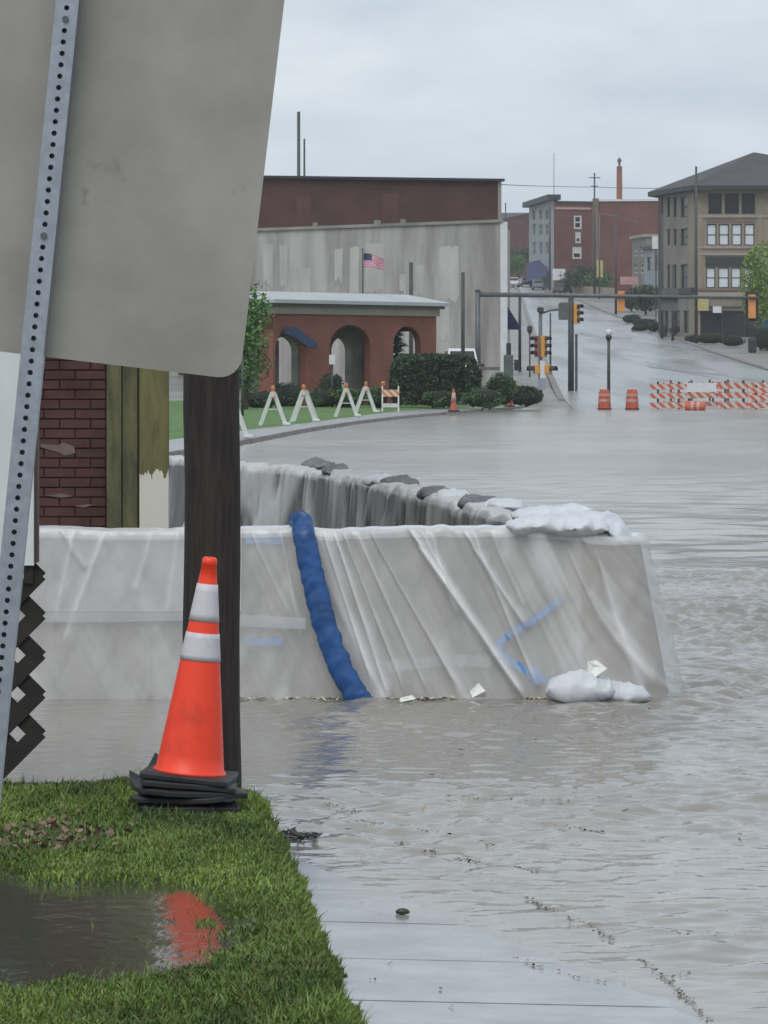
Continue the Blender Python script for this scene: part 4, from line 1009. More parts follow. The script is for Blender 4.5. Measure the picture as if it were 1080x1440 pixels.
for u in (0, F.L):
    mb = MB(); mb.quad(F.P(u, g0 - .3), F.P(u, zt), F.P(u, zt, -.8), F.P(u, g0 - .3, -.8)); mb.quad(F.P(u, g0 - .3, -DEP), F.P(u, zt, -DEP), F.P(u, zt, -DEP + .8), F.P(u, g0 - .3, -DEP + .8)); mb.quad(F.P(u, zt - .7, 0), F.P(u, zt, 0), F.P(u, zt, -DEP), F.P(u, zt - .7, -DEP))
    mb.build('side_wall', M['pavbrick'], pav, fix=False)
mb = MB(); F.box(mb, -.12, F.L + .12, zt, zt + .34, -DEP - .4, .12); mb.build('frieze', M['frieze'], pav)
mb = MB(); F.box(mb, -.30, F.L + .28, zt + .34, zt + .47, -DEP - .5, .30); mb.build('shadow_moulding', M['shadowgap'], pav)
zr = zt + .47
mb = MB(); F.box(mb, -.55, F.L + .5, zr, zr + .16, -DEP - .8, .5); c0 = [F.P(-.55, zr + .16, .5), F.P(F.L + .5, zr + .16, .5), F.P(F.L + .5, zr + .16, -DEP - .8), F.P(-.55, zr + .16, -DEP - .8)]
c1 = [F.P(.9, zr + .55, -1.0), F.P(F.L - .9, zr + .55, -1.0), F.P(F.L - .9, zr + .55, -DEP + .6), F.P(.9, zr + .55, -DEP + .6)]
for i in range(4): mb.quad(c0[i], c0[(i + 1) % 4], c1[(i + 1) % 4], c1[i])
mb.quad(*c1); mb.build('roof', M['roofwhite'], pav)
# blue canvas drape at the first arch
a1 = F.uz(393, 462); a2 = F.uz(438, 490); mb = MB()
q = [(393, 459), (408, 460), (438, 483), (438, 490), (424, 488), (405, 474), (394, 470)]
mb.prism([F.P(*F.uz(x, y), .25) for x, y in q], tuple(Vector((F.n.x, F.n.y, 0)) * .12)); o = mb.build('canvas_drape', M['navyblue'], origin=F.P(*a1, .3)); tag(o, 'dark blue canvas drape hanging across the pavilion arch by the tree', 'canvas')
# stone wall inside
mb = MB(); F.box(mb, .35, arcs[0][1] + .6, g0 - .1, F.uz(410, 472)[1] - .2, -2.4, -2.0); o = mb.build('stone_wall', M['stonewall'], origin=F.P(1, g0, -2.2)); tag(o, 'grey stone wall seen through the pavilion arch behind the blue drape', 'wall')
# spruce seen through the third arch
sp = thing('spruce_tree', 'dark narrow spruce seen through the pavilion arch next to the tall hedge', 'tree', gl(557, 197.5, .2))
mb = MB(); Bs = Vector(sp.location); mb.tube([Bs, Bs + Vector((0, 0, 4.2))], [.1, .03], 6); mb.build('trunk', M['bark'], sp)
V = []; Fc = []
for k in range(900):
    z = rv.uniform(.4, 4.2); tier = (z % .55) / .55; rr_ = (1.5 - z * .32) * (1 - .75 * tier) * rv.uniform(.2, 1); a = rv.uniform(0, 6.28); d = Vector((math.cos(a), math.sin(a), 0)); n_ = Vector((-d.y, d.x, 0)) * .10
    p = d * rr_ + Vector((0, 0, z)); b = len(V); V += [p - n_, p + n_, p + d * .28 - Vector((0, 0, .12))]; Fc.append((b, b + 1, b + 2))
np_mesh('crown', np.array([tuple(v) for v in V]), np.array(Fc), M['spruce'], smooth=False, parent=sp)

# ---- stained concrete building
F = Fac(fx(352, 223), fx(705, 222)); gz = prof(222) - .3
cb = thing('concrete_building', 'stained windowless grey concrete building behind the brick pavilion', 'building', F.P(F.L / 2, gz, 0))
zl, zr2 = F.uz(360, 325)[1], F.uz(705, 312)[1]
mb = MB(); D_ = 15.5; sdx = Vector((.75, D_ - .05)); 
def top(u): return zl + (zr2 - zl) * u / F.L
n = 14
for i in range(n):
    u0, u1 = F.L * i / n, F.L * (i + 1) / n; mb.quad(F.P(u0, gz - .3), F.P(u1, gz - .3), F.P(u1, top(u1)), F.P(u0, top(u0)))
e0 = F.P(F.L, 0); eb_ = Vector((e0.x + .95, e0.y + D_, 0))
mb.quad(Vector((e0.x, e0.y, gz - .3)), Vector((eb_.x, eb_.y, gz - .3)), Vector((eb_.x, eb_.y, zr2)), Vector((e0.x, e0.y, zr2)))
a0_ = F.P(0, 0); mb.quad(Vector((a0_.x, a0_.y, gz - .3)), Vector((a0_.x, a0_.y + D_, gz - .3)), Vector((a0_.x, a0_.y + D_, zl)), Vector((a0_.x, a0_.y, zl)))
mb.quad(Vector((a0_.x, a0_.y + D_, gz)), Vector((eb_.x, eb_.y, gz)), Vector((eb_.x, eb_.y, zr2)), Vector((a0_.x, a0_.y + D_, zl)))
mb.build('wall', M['concrete'], cb, fix=False)
mb = MB(); mb.quad(Vector((a0_.x, a0_.y, zl - .05)), Vector((e0.x, e0.y, zr2 - .05)), Vector((eb_.x, eb_.y, zr2 - .05)), Vector((a0_.x, a0_.y + D_, zl - .05))); mb.build('roof', M['shadowgap'], cb, fix=False)
mb = MB(); cpm = M['stonewall']; mb.hexa([F.P(-.1, zl - .02, .12), F.P(F.L + .1, zr2 - .02, .12), F.P(F.L + .1, zr2 - .02, -.4), F.P(-.1, zl - .02, -.4), F.P(-.1, zl + .14, .12), F.P(F.L + .1, zr2 + .14, .12), F.P(F.L + .1, zr2 + .14, -.4), F.P(-.1, zl + .14, -.4)]); mb.build('parapet_cap', cpm, cb)
mb = MB(); mb.hexa([Vector((e0.x - .05, e0.y - .06, gz - .3)), Vector((e0.x + .32, e0.y - .03, gz - .3)), Vector((e0.x + .34, e0.y + .2, gz - .3)), Vector((e0.x - .05, e0.y + .2, gz - .3)), Vector((e0.x - .05, e0.y - .06, zr2)), Vector((e0.x + .32, e0.y - .03, zr2)), Vector((e0.x + .34, e0.y + .2, zr2)), Vector((e0.x - .05, e0.y + .2, zr2))]); mb.build('corner_trim', M['trimwhite'], cb)
rp_ = random.Random(5)
for (x0, y0, x1, y1) in ((370, 342, 384, 400), (393, 345, 405, 398), (417, 378, 436, 412), (492, 348, 505, 412), (514, 342, 540, 412), (617, 347, 645, 420), (470, 350, 482, 395), (584, 372, 596, 412), (618, 425, 632, 475), (562, 385, 572, 414)):
    P = []
    for k in range(7): P.append(F.P(*F.uz(x0 + (x1 - x0) * k / 6, y0 + rp_.uniform(-2, 2)), .0))
    for k in range(7): P.append(F.P(*F.uz(x1 - (x1 - x0) * k / 6 + rp_.uniform(-1, 1), y1 + rp_.uniform(-7, 7)), .0))
    mb = MB(); mb.prism(P, tuple(Vector((F.n.x, F.n.y, 0)) * .02)); mb.build('plaster_patch', M['plaster'], cb)
for (x0, x1) in ((526, 535), (563, 570), (440, 446)):
    mb = MB(); u0 = F.uz(x0, 318)[0]; u1 = F.uz(x1, 318)[0]; F.box(mb, u0, u1, top(u0) + .05, top(u0) + .35, -.3, .05); mb.build('roof_block', M['stonewall'], cb)
mb = MB(); F.box(mb, F.uz(666, 455)[0], F.L - .1, F.uz(680, 519)[1], F.uz(680, 516)[1], 0, .04); mb.build('pipe', M['shadowgap'], cb)

# ---- navy awning on its street side
p = Vector((e0.x + .45, e0.y + 6.5, 0)); D2 = p.y; s_ = D2 / FPX
P = [pt(712, 429, D2), pt(712, 463, D2), pt(731, 463, D2), pt(731, 459, D2)]
P = [Vector((max(q.x, e0.x + .3), q.y, q.z)) for q in P]
mb = MB(); mb.prism(P, (.12, 2.4, 0)); o = mb.build('awning', M['navy'], origin=P[0]); tag(o, 'navy canvas awning on the street side of the concrete building', 'awning')

# ---- tall brown brick building behind
F = Fac(fx(300, 246), fx(700, 251)); gz = prof(248) - .3
tb = thing('brick_building', 'tall dark brown brick building rising behind the concrete one', 'building', F.P(F.L / 2, gz, 0)); zt = F.uz(540, 253)[1]
shell(F, tb, gz - .3, zt, 9, M['farbrick_dark'])
mb = MB(); F.box(mb, -.2, F.L + .35, zt, zt + .16, -9.2, .3); mb.build('coping', M['trimdark'], tb)
for x0, x1, y0, y1 in ((417, 437, 275, 320), (538, 560, 272, 318)):
    a, z1_ = F.uz(x0, y0); b, z0_ = F.uz(x1, y1); mb = MB(); F.wall(mb, a, b, z0_, z1_, []); mb.v = [(x + F.n.x * .015, y + F.n.y * .015, z) for x, y, z in mb.v]; mb.build('blocked_window', M['farbrick_patch'], tb, fix=False)
mb = MB(); F.box(mb, F.L + .0, F.L + .22, F.uz(700, 312)[1], zt, -.4, .05); mb.build('corner_trim', M['frieze'], tb)
# chimneys/antenna masts above it
def mast(label, x, y0, y1, D, r0, r1=None, name='utility_pole', cat='utility pole', matl=None, arms=(), group=None, base=None):
    t = pt(x, y0, D); b = pt(x, y1, D); zb = prof(D) - .2 if base is None else base
    o = thing(name, label, cat, (b.x, D, zb), 0, group)
    mb = MB(); mb.tube([(t.x, D, zb), (t.x, D, (zb + t.z) / 2), (t.x, D, t.z)], [r0, (r0 + (r1 or r0)) / 2, r1 or r0], 8); mb.build('pole', matl or M['steel_dark'], o, smooth=True)
    for (y, hw) in arms:
        p = pt(x, y, D); mb = MB(); mb.beam(p - Vector((hw, .15, 0)), p + Vector((hw, -.15, 0)), .12, .12); mb.build('crossarm', matl or M['steel_dark'], o)
    return o
mast('tall bare pole standing behind the dark brown brick building', 420, 157, 300, 262, .12, .10)
mast('shorter thin pole beside the tall bare one behind the brick building', 428, 195, 300, 264, .09, .06)

# ---- green tree by the pavilion, shrubs, hedge
def gl(x, D, z=.2): return Vector(((x - CX) * D / FPX, D, z))
tree('maple_tree', 'mid green leafy tree beside the pavilion, partly behind the road sign', gl(346, 170, .15), 5.4, (1.25, 1.25, 2.3), 5200, .10, M['leaf_mid'], 31, .1, 22)
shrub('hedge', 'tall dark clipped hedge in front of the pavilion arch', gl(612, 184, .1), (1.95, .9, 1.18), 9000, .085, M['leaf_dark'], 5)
for i, (x, D, rx, rz, lab) in enumerate(((618, 181, .72, .40, 'low round green shrub at the foot of the tall hedge by the orange cone'), (681, 180, .95, .43, 'wide low green shrub on the other side of the orange cone'), (530, 180.5, .55, .45, 'low green shrub behind the striped folding barricade'),
        (488, 181, .75, .42, 'low bright shrub in front of the middle pavilion arch'), (452, 181, .75, .42, 'low spreading shrub under the pavilion pier'), (705, 186, .7, .75, 'green shrub between the tall hedge and the signal cabinet'), (735, 190, 1.0, .45, 'dark low shrub at the kerb corner by the signal pole'))):
    shrub('shrub', lab, gl(x, D, .16), (rx, .6, rz), 2600, .07, M['leaf_shrub'] if i not in (6,) else M['leaf_dark'], 50 + i, 'shrubs round the pavilion', shape='ball', clumps=16)
for i, (x, D, rx, rz, lab) in enumerate(((405, 180, .85, .55, 'dark brown-green bush at the foot of the first pavilion arch'), (365, 176, .8, .38, 'dark low bush under the green tree by the lawn'), (465, 183, .6, .75, 'dark twiggy bush against the pavilion pier'))):
    shrub('bush', lab, gl(x, D, .16), (rx, .6, rz), 2200, .07, M['leaf_dark'], 70 + i, 'shrubs round the pavilion', shape='ball', clumps=16)
mast('short post with a small white notice on the pavilion lawn', 467, 505, 560, 181.5, .05, name='notice_post', cat='sign', base=.1)
o = bpy.data.objects['notice_post']; p = pt(467, 506, 181.4); mb = MB(); mb.box(p.x - .13, p.x + .13, p.y - .06, p.y - .02, p.z - .2, p.z + .22); mb.build('notice', M['trimwhite'], o)
mast('small white-capped post at the edge of the pavilion lawn', 341, 500, 560, 150, .05, name='bollard', cat='post', base=.1)

# ---- flag
fp = thing('flagpole', 'slim flagpole behind the pavilion roof flying a flag', 'flagpole', gl(510, 203, .2)); t = pt(510, 350, 203)
mb = MB(); mb.tube([(t.x, 203, .1), (t.x, 203, t.z)], [.06, .035], 8); mb.build('pole', M['steel_grey'], fp); mb = MB(); mb.lathe([(.01, -.06), (.06, 0), (.01, .06)], (t.x, 203, t.z + .05), 8); mb.build('finial', M['galv'], fp)
mb = MB(); nu, nv = 20, 13; P = []
for j in range(nv + 1):
    for i in range(nu + 1):
        u, v = i / nu, j / nv; P.append((t.x + .05 + u * 1.02, 203 + .10 * math.sin(u * 7 + v), t.z - .22 - v * .68 - .10 * u * u - .18 * u * (1 - v) * .8 + .04 * math.sin(u * 6)))
mb.v = P
for j in range(nv):
    for i in range(nu):
        a = j * (nu + 1) + i; mb.f.append((a, a + 1, a + nu + 2, a + nu + 1)); mb.m.append(2 if (i < 8 and j < 7) else (0 if j % 2 == 0 else 1))
o = mb.build('flag', [M['flagred'], M['flagwhite'], M['flagblue']], origin=(t.x, 203, t.z - .3), smooth=True, fix=False); tag(o, 'faded red and white striped flag with dark canton flying above the pavilion', 'flag')
# ---- dark lamp posts in front of the concrete wall
mast('short dark post standing against the concrete wall above the pavilion roof', 578, 369, 500, 212, .11, .10, name='lamp_post', cat='post')
mast('slim dark lamp post rising behind the tall hedge', 651, 383, 540, 204, .10, .09, name='lamp_post', cat='post')

# ---- parked vehicles
def car(label, loc, rz, paint, kind='car', suv=False, group=None):
    L_, W2, H2 = (4.7, .93, 1.9) if suv else (4.4, .88, 1.45)
    t = thing('parked_van' if suv else 'parked_car', label, 'van' if suv else 'car', (0, 0, 0), 0, group)
    hz = .95 if suv else .85
    secs = [(-L_ / 2, .35, hz * .75, .86, None), (-L_ / 2 + .12, .28, hz * .95, .96, None), (-L_ * .30, .25, hz, 1, None), (L_ * .3, .25, hz, 1, None), (L_ / 2 - .15, .28, hz * .93, .96, None), (L_ / 2, .36, hz * .72, .86, None)]
    mb = MB(); V = []
    for y, zb, ztp, k, _ in secs: V += [(-W2 * k, y, zb), (-W2 * k, y, (zb + ztp) / 2), (-W2 * k * .95, y, ztp), (0, y, ztp + .04), (W2 * k * .95, y, ztp), (W2 * k, y, (zb + ztp) / 2), (W2 * k, y, zb)]
    n = 7; mb.add(V, [(i * n + j, i * n + (j + 1) % n, (i + 1) * n + (j + 1) % n, (i + 1) * n + j) for i in range(len(secs) - 1) for j in range(n)] + [tuple(range(n)), tuple(range((len(secs) - 1) * n, len(secs) * n))])
    mb.build('body', paint, t, smooth=False, bevel=.03)
    y0_, y1_, y2_, y3_ = (-L_ * .30, -L_ * .16, L_ * .42, L_ * .47) if suv else (-L_ * .28, -L_ * .10, L_ * .25, L_ * .42)
    mb = MB(); mb.hexa([(-W2 * .9, y0_, hz), (W2 * .9, y0_, hz), (W2 * .9, y3_, hz), (-W2 * .9, y3_, hz), (-W2 * .74, y1_, H2), (W2 * .74, y1_, H2), (W2 * .74, y2_, H2), (-W2 * .74, y2_, H2)]); mb.build('cabin', paint, t, bevel=.05)
    def lp(a, b, k): return a + (b - a) * k
    for nm, ya, yb, s_ in (('windscreen', y0_, y1_, -1), ('rear_window', y3_, y2_, 1)):
        mb = MB(); k0, k1 = .18, .85; wa, wb = lp(W2 * .9, W2 * .74, k0) * .86, lp(W2 * .9, W2 * .74, k1) * .86
        mb.quad((-wa, lp(ya, yb, k0) + .012 * s_, lp(hz, H2, k0)), (wa, lp(ya, yb, k0) + .012 * s_, lp(hz, H2, k0)), (wb, lp(ya, yb, k1) + .012 * s_, lp(hz, H2, k1)), (-wb, lp(ya, yb, k1) + .012 * s_, lp(hz, H2, k1))); mb.build(nm, M['glass'], t)
    for s_ in (-1, 1):
        mb = MB(); k0, k1 = .2, .85; xa, xb = lp(W2 * .9, W2 * .74, k0) + .012, lp(W2 * .9, W2 * .74, k1) + .012
        mb.quad((s_ * xa, y0_ + .45, lp(hz, H2, k0)), (s_ * xa, y3_ - .35, lp(hz, H2, k0)), (s_ * xb, y2_ - .1, lp(hz, H2, k1)), (s_ * xb, y1_ + .15, lp(hz, H2, k1))); mb.build('side_window', M['glass'], t)
        mb = MB(); mb.box(s_ * (W2 + .02), s_ * (W2 + .2), y0_ + .15, y0_ + .27, hz, hz + .16); mb.build('mirror', M['hood'], t, bevel=.02)
        mb = MB(); mb.box(s_ * W2 * .5, s_ * W2 * .84, -L_ / 2 - .012, -L_ / 2 + .05, hz * .58, hz * .74); mb.build('headlight', M['headlamp'], t)
        mb = MB(); mb.box(s_ * W2 * .55, s_ * W2 * .84, L_ / 2 - .05, L_ / 2 + .012, hz * .55, hz * .74); mb.build('tail_light', M['taillamp'], t)
        for yy in (-L_ * .31, L_ * .31):
            mb = MB(); mb.tube([(s_ * (W2 - .2), yy, .33), (s_ * (W2 + .012), yy, .33)], .33, 18); wh = mb.build('wheel', M['tyre'], t)
            mb = MB(); mb.tube([(s_ * (W2 + .010), yy, .33), (s_ * (W2 + .02), yy, .33)], .2, 12); mb.build('rim', M['hub'], wh)
    t.location = loc; t.rotation_euler = (0, 0, rz); return t
car('white van parked by the concrete wall behind the tall hedge', (pt(648, 500, 214).x, 214, prof(214) + .55), R(3), M['carwhite'], suv=True)
mb = MB(); x = pt(648, 500, 214).x; mb.box(x - 3, x + 3, 209, 219, prof(209) - .3, prof(214) + .55); structure(mb.build('parking_terrace', M['pave']))
for (x, y, rz, m_, lab) in ((722, 404, 182, 'carwhite', 'white car at the top of the hill by the green trees'), (757, 408, 176, 'carblue', 'pale blue-grey car parked below the navy shop awning'), (791, 414, 160, 'cardark', 'dark car parked at the kerb below the white sign'), (740, 403, 182, 'cardark', 'small dark car far up the hill between the white and the blue-grey one')):
    g_ = onhill(x, y); car(lab, (g_.x, g_.y, g_.z + .04), R(rz), M[m_], group='cars parked up the hill')

# ---- A-frame barricades on the corner pavement
def aframe():
    t = thing('aframe_barricade', 'white A-frame barricade', 'barricade')
    for yy in (-.75, .75):
        for s_ in (-1, 1):
            mb = MB(); mb.beam((s_ * .40, yy, .0), (s_ * .03, yy, 1.02), .12, .05, up=(0, 1, 0)); mb.build('leg', M['white'], t)
        mb = MB(); mb.beam((-.24, yy + .035, .5), (.24, yy + .035, .5), .05, .02); mb.build('cross_brace', M['white'], t)
    mb = MB(); mb.box(.30, .55, -.95, -.55, 0, .10); mb.build('foot_weight', M['white'], t, bevel=.03)
    mb = MB(); mb.box(-.05, .05, -.9, .9, .84, 1.06); mb.build('rail', M['stripe_y'], t)
    mb = MB(); mb.lathe([(.05, 0), (.09, .03), (.10, .12), (.06, .19), (.01, .2)], (0, -.6, 1.05), 10); mb.v = [(x * .75, -.6 + (y + .6) * .75, z) for x, y, z in mb.v]; mb.build('warning_light', M['amber'], t)
    return t
proto = None
AF = [(326, 616, 'white A-frame barricade on the corner pavement, half hidden by the utility pole'), (384, 598, 'white A-frame barricade with amber lamp, second from the utility pole along the lawn'), (428, 593, 'white A-frame barricade with amber lamp, third from the utility pole along the lawn'), (487, 586, 'white A-frame barricade, fourth from the utility pole in front of the middle arch'), (514, 580, 'white A-frame barricade next to the striped folding barricade')]
for i, (x, y, lab) in enumerate(AF):
    o = aframe() if proto is None else dup(proto); proto = proto or o
    p = onz(x, y, .125); o.location = p; o.rotation_euler = (0, 0, R((2, 1.2, -1.5, .3, 1.5)[i])); o['label'] = lab; o['group'] = 'A-frame barricades along the corner pavement'
# folding barricade
p = onz(549, 579, .125); fb = thing('folding_barricade', 'small folding barricade with orange striped boards beside the A-frames', 'barricade', p)
for yy, tl in ((-.25, .06), (.25, -.06)):
    for s_ in (-1, 1):
        mb = MB(); mb.beam(p + Vector((s_ * .33, yy, 0)), p + Vector((s_ * .33, yy * .2, 1.05)), .06, .05, up=(0, 1, 0)); mb.build('leg', M['white'], fb)
    for z0_, z1_, m_ in ((.62, .90, 'stripe_x'), (.18, .34, 'white')):
        mb = MB(); yq = yy * (1 - .8 * (z0_ + z1_) / 2 / 1.05); mb.box(p.x - .36, p.x + .36, p.y + yq - (.045 if yy < 0 else -.025), p.y + yq - (.025 if yy < 0 else -.045), p.z + z0_, p.z + z1_); mb.build('board', M[m_], fb)
mb = MB(); mb.lathe([(.05, 0), (.09, .03), (.10, .12), (.06, .19), (.01, .2)], (p.x - .3, p.y, p.z + 1.05), 10); mb.build('warning_light', M['amber'], fb)
# far cone
p = onz(638, 579, .13); fc = thing('traffic_cone', 'single orange traffic cone at the kerb in front of the hedge', 'traffic cone', p)
mb = MB(); mb.lathe([(.15, .03), (.13, .10), (.045, .86), (.035, .92), (.01, .93)], p, 16); mb.build('cone_body', M['drum'], fc, smooth=True)
mb = MB(); mb.lathe([(.105, .42), (.062, .78)], p, 16); mb.v = [(p.x + (x - p.x) * 1.06, p.y + (y - p.y) * 1.06, z) for x, y, z in mb.v]; mb.build('reflective_band', M['drumband'], fc, smooth=True)
mb = MB(); mb.box(p.x - .24, p.x + .24, p.y - .24, p.y + .24, p.z, p.z + .07); mb.build('cone_base', M['rubber'], fc, bevel=.02)
p = gl(717.5, 188, .15); c2 = thing('traffic_cone', 'faded orange traffic cone in front of the dark signal cabinet', 'traffic cone', p)
mb = MB(); mb.lathe([(.16, .03), (.13, .10), (.05, .70), (.04, .78), (.01, .79)], p, 14); mb.build('cone_body', M['drum'], c2, smooth=True)
mb = MB(); mb.lathe([(.118, .30), (.078, .54)], p, 14); mb.v = [(p.x + (x - p.x) * 1.06, p.y + (y - p.y) * 1.06, z) for x, y, z in mb.v]; mb.build('reflective_band', M['drumband'], c2, smooth=True)
mb = MB(); mb.box(p.x - .2, p.x + .2, p.y - .2, p.y + .2, p.z, p.z + .05); mb.build('cone_base', M['rubber'], c2)

# ---- drums
def drum(label, x, y):
    p = onz(x, y, 0); t = thing('traffic_drum', label, 'drum', p, 0, 'orange drums at the water edge')
    mb = MB(); mb.lathe([(.30, -.1), (.30, .28), (.28, .29), (.28, .55), (.26, .56), (.26, .80), (.23, .82), (.22, .92), (.10, .94)], p, 18); mb.build('body', M['drum'], t, smooth=False)
    for z0_, r_ in ((.36, .288), (.62, .268)):
        mb = MB(); mb.lathe([(r_, z0_), (r_, z0_ + .12)], p, 18); mb.build('reflective_band', M['drumband'], t)
    mb = MB(); mb.lathe([(.33, -.1), (.34, .05), (.31, .06)], p, 18); mb.build('base_ring', M['rubber'], t); return t
drum('orange traffic drum at the foot of the slim white-topped lamp post', 850, 576); drum('orange traffic drum standing alone between lamp post and striped barricades', 889, 576)
# ---- slim lamp with a white top
lp_ = mast('slim dark lamp post with a small white top behind the orange drum', 856, 472, 572, 197, .085, .07, name='lamp_post', cat='lamp post', base=-.1)
t = pt(856, 472, 197); mb = MB(); mb.lathe([(.08, 0), (.15, .05), (.16, .2), (.10, .30), (.02, .32)], t, 10); mb.build('lamp_globe', M['trimwhite'], lp_, smooth=True)
mb = MB(); mb.lathe([(.08, -.25), (.17, -.05), (.14, .0)], t, 10); mb.build('collar', M['steel_dark'], lp_)

# ---- striped barricades across the street
def barricade(label, x0, x1, ytop, ybot, D, lean=0):
    a, b = pt(x0, ybot, D), pt(x1, ybot, D); s_ = D / FPX; zt_ = H - (ytop - HY) * s_
    t = thing('street_barricade', label, 'barricade', (a.x, D, 0), 0, 'striped barricades closing the street'); zb = -.05
    for f_ in (.22, .78):
        x = a.x + (b.x - a.x) * f_; mb = MB(); mb.box(x - .05, x + .05, D + .025, D + .09, zb, zt_ + .15); mb.build('post', M['steel_dark'], t)
        mb = MB(); mb.box(x - .06, x + .06, D - .6, D + .7, zb - .05, zb + .06); mb.build('foot', M['steel_dark'], t)
    n = 3
    for k in range(n):
        zc = zb + .22 + (zt_ - zb - .32) * k / (n - 1); mb = MB(); mb.box(a.x, b.x, D - .02, D + .02, zc - .125, zc + .125); mb.build('rail', M['stripe'], t)
    return t
barricade('three-rail striped barricade next to the lone orange drum', 914, 966, 541, 574, 194)
barricade('three-rail striped barricade behind the toppled drum in the middle of the closure', 956, 1016, 541, 573, 198)
barricade('three-rail striped barricade past the white board in the street closure', 1010, 1056, 540, 574, 194.5)
barricade('pale striped barricade at the far end of the street closure', 1052, 1105, 546, 575, 192)
barricade('striped barricade in the second row behind the first one by the drum', 932, 984, 539, 572, 203)
barricade('striped barricade in the second row behind the toppled drum', 988, 1034, 538, 572, 204)
barricade('striped barricade in the second row behind the pale far one', 1034, 1084, 539, 572, 203.5)
p = pt(985, 546, 197); mb = MB(); mb.box(p.x - .75, p.x + .75, 197.0, 197.03, p.z - .18, p.z + .26); o = mb.build('notice_board', M['trimwhite'], origin=(p.x, 197, p.z)); tag(o, 'long white board fixed above the striped barricade rails', 'sign')
p = onz(978, 577, 0); td = thing('traffic_drum', 'toppled orange and white drum lying in the shallow water by the barricades', 'drum', (p.x, p.y, .0))
mb = MB(); mb.tube([(p.x - .45, p.y, .16), (p.x + .42, p.y - .2, .16)], [.28, .22], 16); mb.build('body', M['drum'], td)
for k in (.3, .6):
    mb = MB(); c_ = Vector((p.x - .45 + .87 * k, p.y - .2 * k, .16)); mb.tube([c_, c_ + Vector((.13, -.03, 0))], [.29 - .06 * k, .283 - .06 * k], 16); mb.build('reflective_band', M['drumband'], td)

# ---- traffic signals
def head(root, c, yaw, matl, n=3, side=None, s=1.0, back=False):
    c = Vector(c); Rm = Matrix.Rotation(yaw, 3, 'Z'); h = .36 * n * s
    def L(x, y, z): return c + Rm @ Vector((x * s, y * s, z * s))
    def bx(mb, x0, x1, y0, y1, z0, z1): mb.hexa([L(x0, y0, z0), L(x1, y0, z0), L(x1, y1, z0), L(x0, y1, z0), L(x0, y0, z1), L(x1, y0, z1), L(x1, y1, z1), L(x0, y1, z1)])
    mb = MB(); bx(mb, -.17, .17, -.10, .10, -.18 * n, .18 * n); hd = mb.build('signal_head', matl, root, bevel=.03)
    for k in range(n):
        z = (k - (n - 1) / 2) * .36
        mb = MB(); V = []; m_ = 8
        for y_ in (-.10, -.36):
            for j in range(m_ + 1):
                a = R(-20 + 220 * j / m_); V.append(L(.14 * math.cos(a), y_, z + .14 * math.sin(a)))
        mb.add(V, [(j, j + 1, m_ + 2 + j, m_ + 1 + j) for j in range(m_)]); mb.build('visor', M['hood'], hd, fix=False)
        mb = MB(); mb.add([L(.125 * math.cos(2 * math.pi * j / 12), -.108, z + .125 * math.sin(2 * math.pi * j / 12)) for j in range(12)], [tuple(range(12))]); mb.build('lens', M['lens_red'], hd, fix=False)
    if back:
        mb = MB(); bx(mb, -.30, .30, -.085, -.070, -.18 * n - .13, .18 * n + .13); mb.build('backplate', M['hood'], root)
    return hd
DM = 215.0
ma_ = thing('signal_mast', 'long grey mast arm carrying traffic signals across the hill street', 'traffic signal', (pt(672, 500, DM).x, DM, prof(DM) - .1))
b0 = pt(672, 560, DM); t0 = pt(672, 410, DM); mb = MB(); mb.tube([(b0.x, DM, prof(DM) - .1), (t0.x, DM, t0.z)], [.17, .13], 10); mb.build('pole', M['steel_grey'], ma_, smooth=True)
pA, pB = pt(672, 414, DM), pt(1068, 419, DM); mb = MB(); mb.tube([pA, pA.lerp(pB, .5), pB], [.13, .10, .07], 10); mb.build('arm', M['steel_grey'], ma_, smooth=True)
mb = MB(); mb.lathe([(.15, 0), (.17, .03), (.12, .1), (.02, .12)], t0, 10); mb.build('pole_cap', M['steel_dark'], ma_)
for x, y, bk in ((874, 424, False), (1058, 431, True)):
    head(ma_, pt(x, y, DM) + Vector((0, .22, 0)), R(180), M['signalback'], 3, back=bk, s=1.0 if not bk else 1.15)
mb = MB(); p = pt(942, 422, DM); mb.box(p.x - .45, p.x + .45, DM + .12, DM + .14, p.z - .55, p.z + .6); mb.build('sign_back', M['green_sign'], ma_)
mb = MB(); p = pt(793, 436, DM); mb.box(p.x - .28, p.x + .28, DM + .12, DM + .14, p.z - .5, p.z + .35); mb.build('sign_back', M['green_sign'], ma_)
# corner signal pole
D = 206.0; sp_ = thing('signal_pole', 'grey pole with two traffic signal heads and two pedestrian signals at the kerb corner', 'traffic signal', (pt(760, 563, D).x, D, prof(D) - .1))
a, b = pt(760, 436, D), pt(760, 563, D); mb = MB(); mb.tube([(a.x, D, prof(D) - .1), a], [.11, .09], 10); mb.build('pole', M['steel_grey'], sp_, smooth=True)
mb = MB(); mb.tube([pt(760, 441, D), pt(775, 436, D), pt(788, 435, D)], .06, 6); mb.build('arm', M['steel_grey'], sp_)
mb = MB(); mb.lathe([(.10, -.12), (.17, -.08), (.17, .1), (.08, .16)], a, 10); mb.build('cap', M['steel_dark'], sp_)
head(sp_, pt(765, 487, D) + Vector((0, -.15, 0)), R(60), M['signal'], 3); head(sp_, pt(758, 487, D) + Vector((-.05, .15, 0)), R(-60), M['drum'], 3)
for x, yw in ((754, -75), (771, 65)): head(sp_, pt(x, 519.5, D) + Vector((0, -.05, 0)), R(yw), M['signal'], 1, s=1.25)
mb = MB(); p = pt(763, 528, D); mb.box(p.x - .14, p.x + .14, D - .16, D - .12, p.z - .2, p.z + .75); mb.build('sign_plate', M['trimwhite'], sp_)
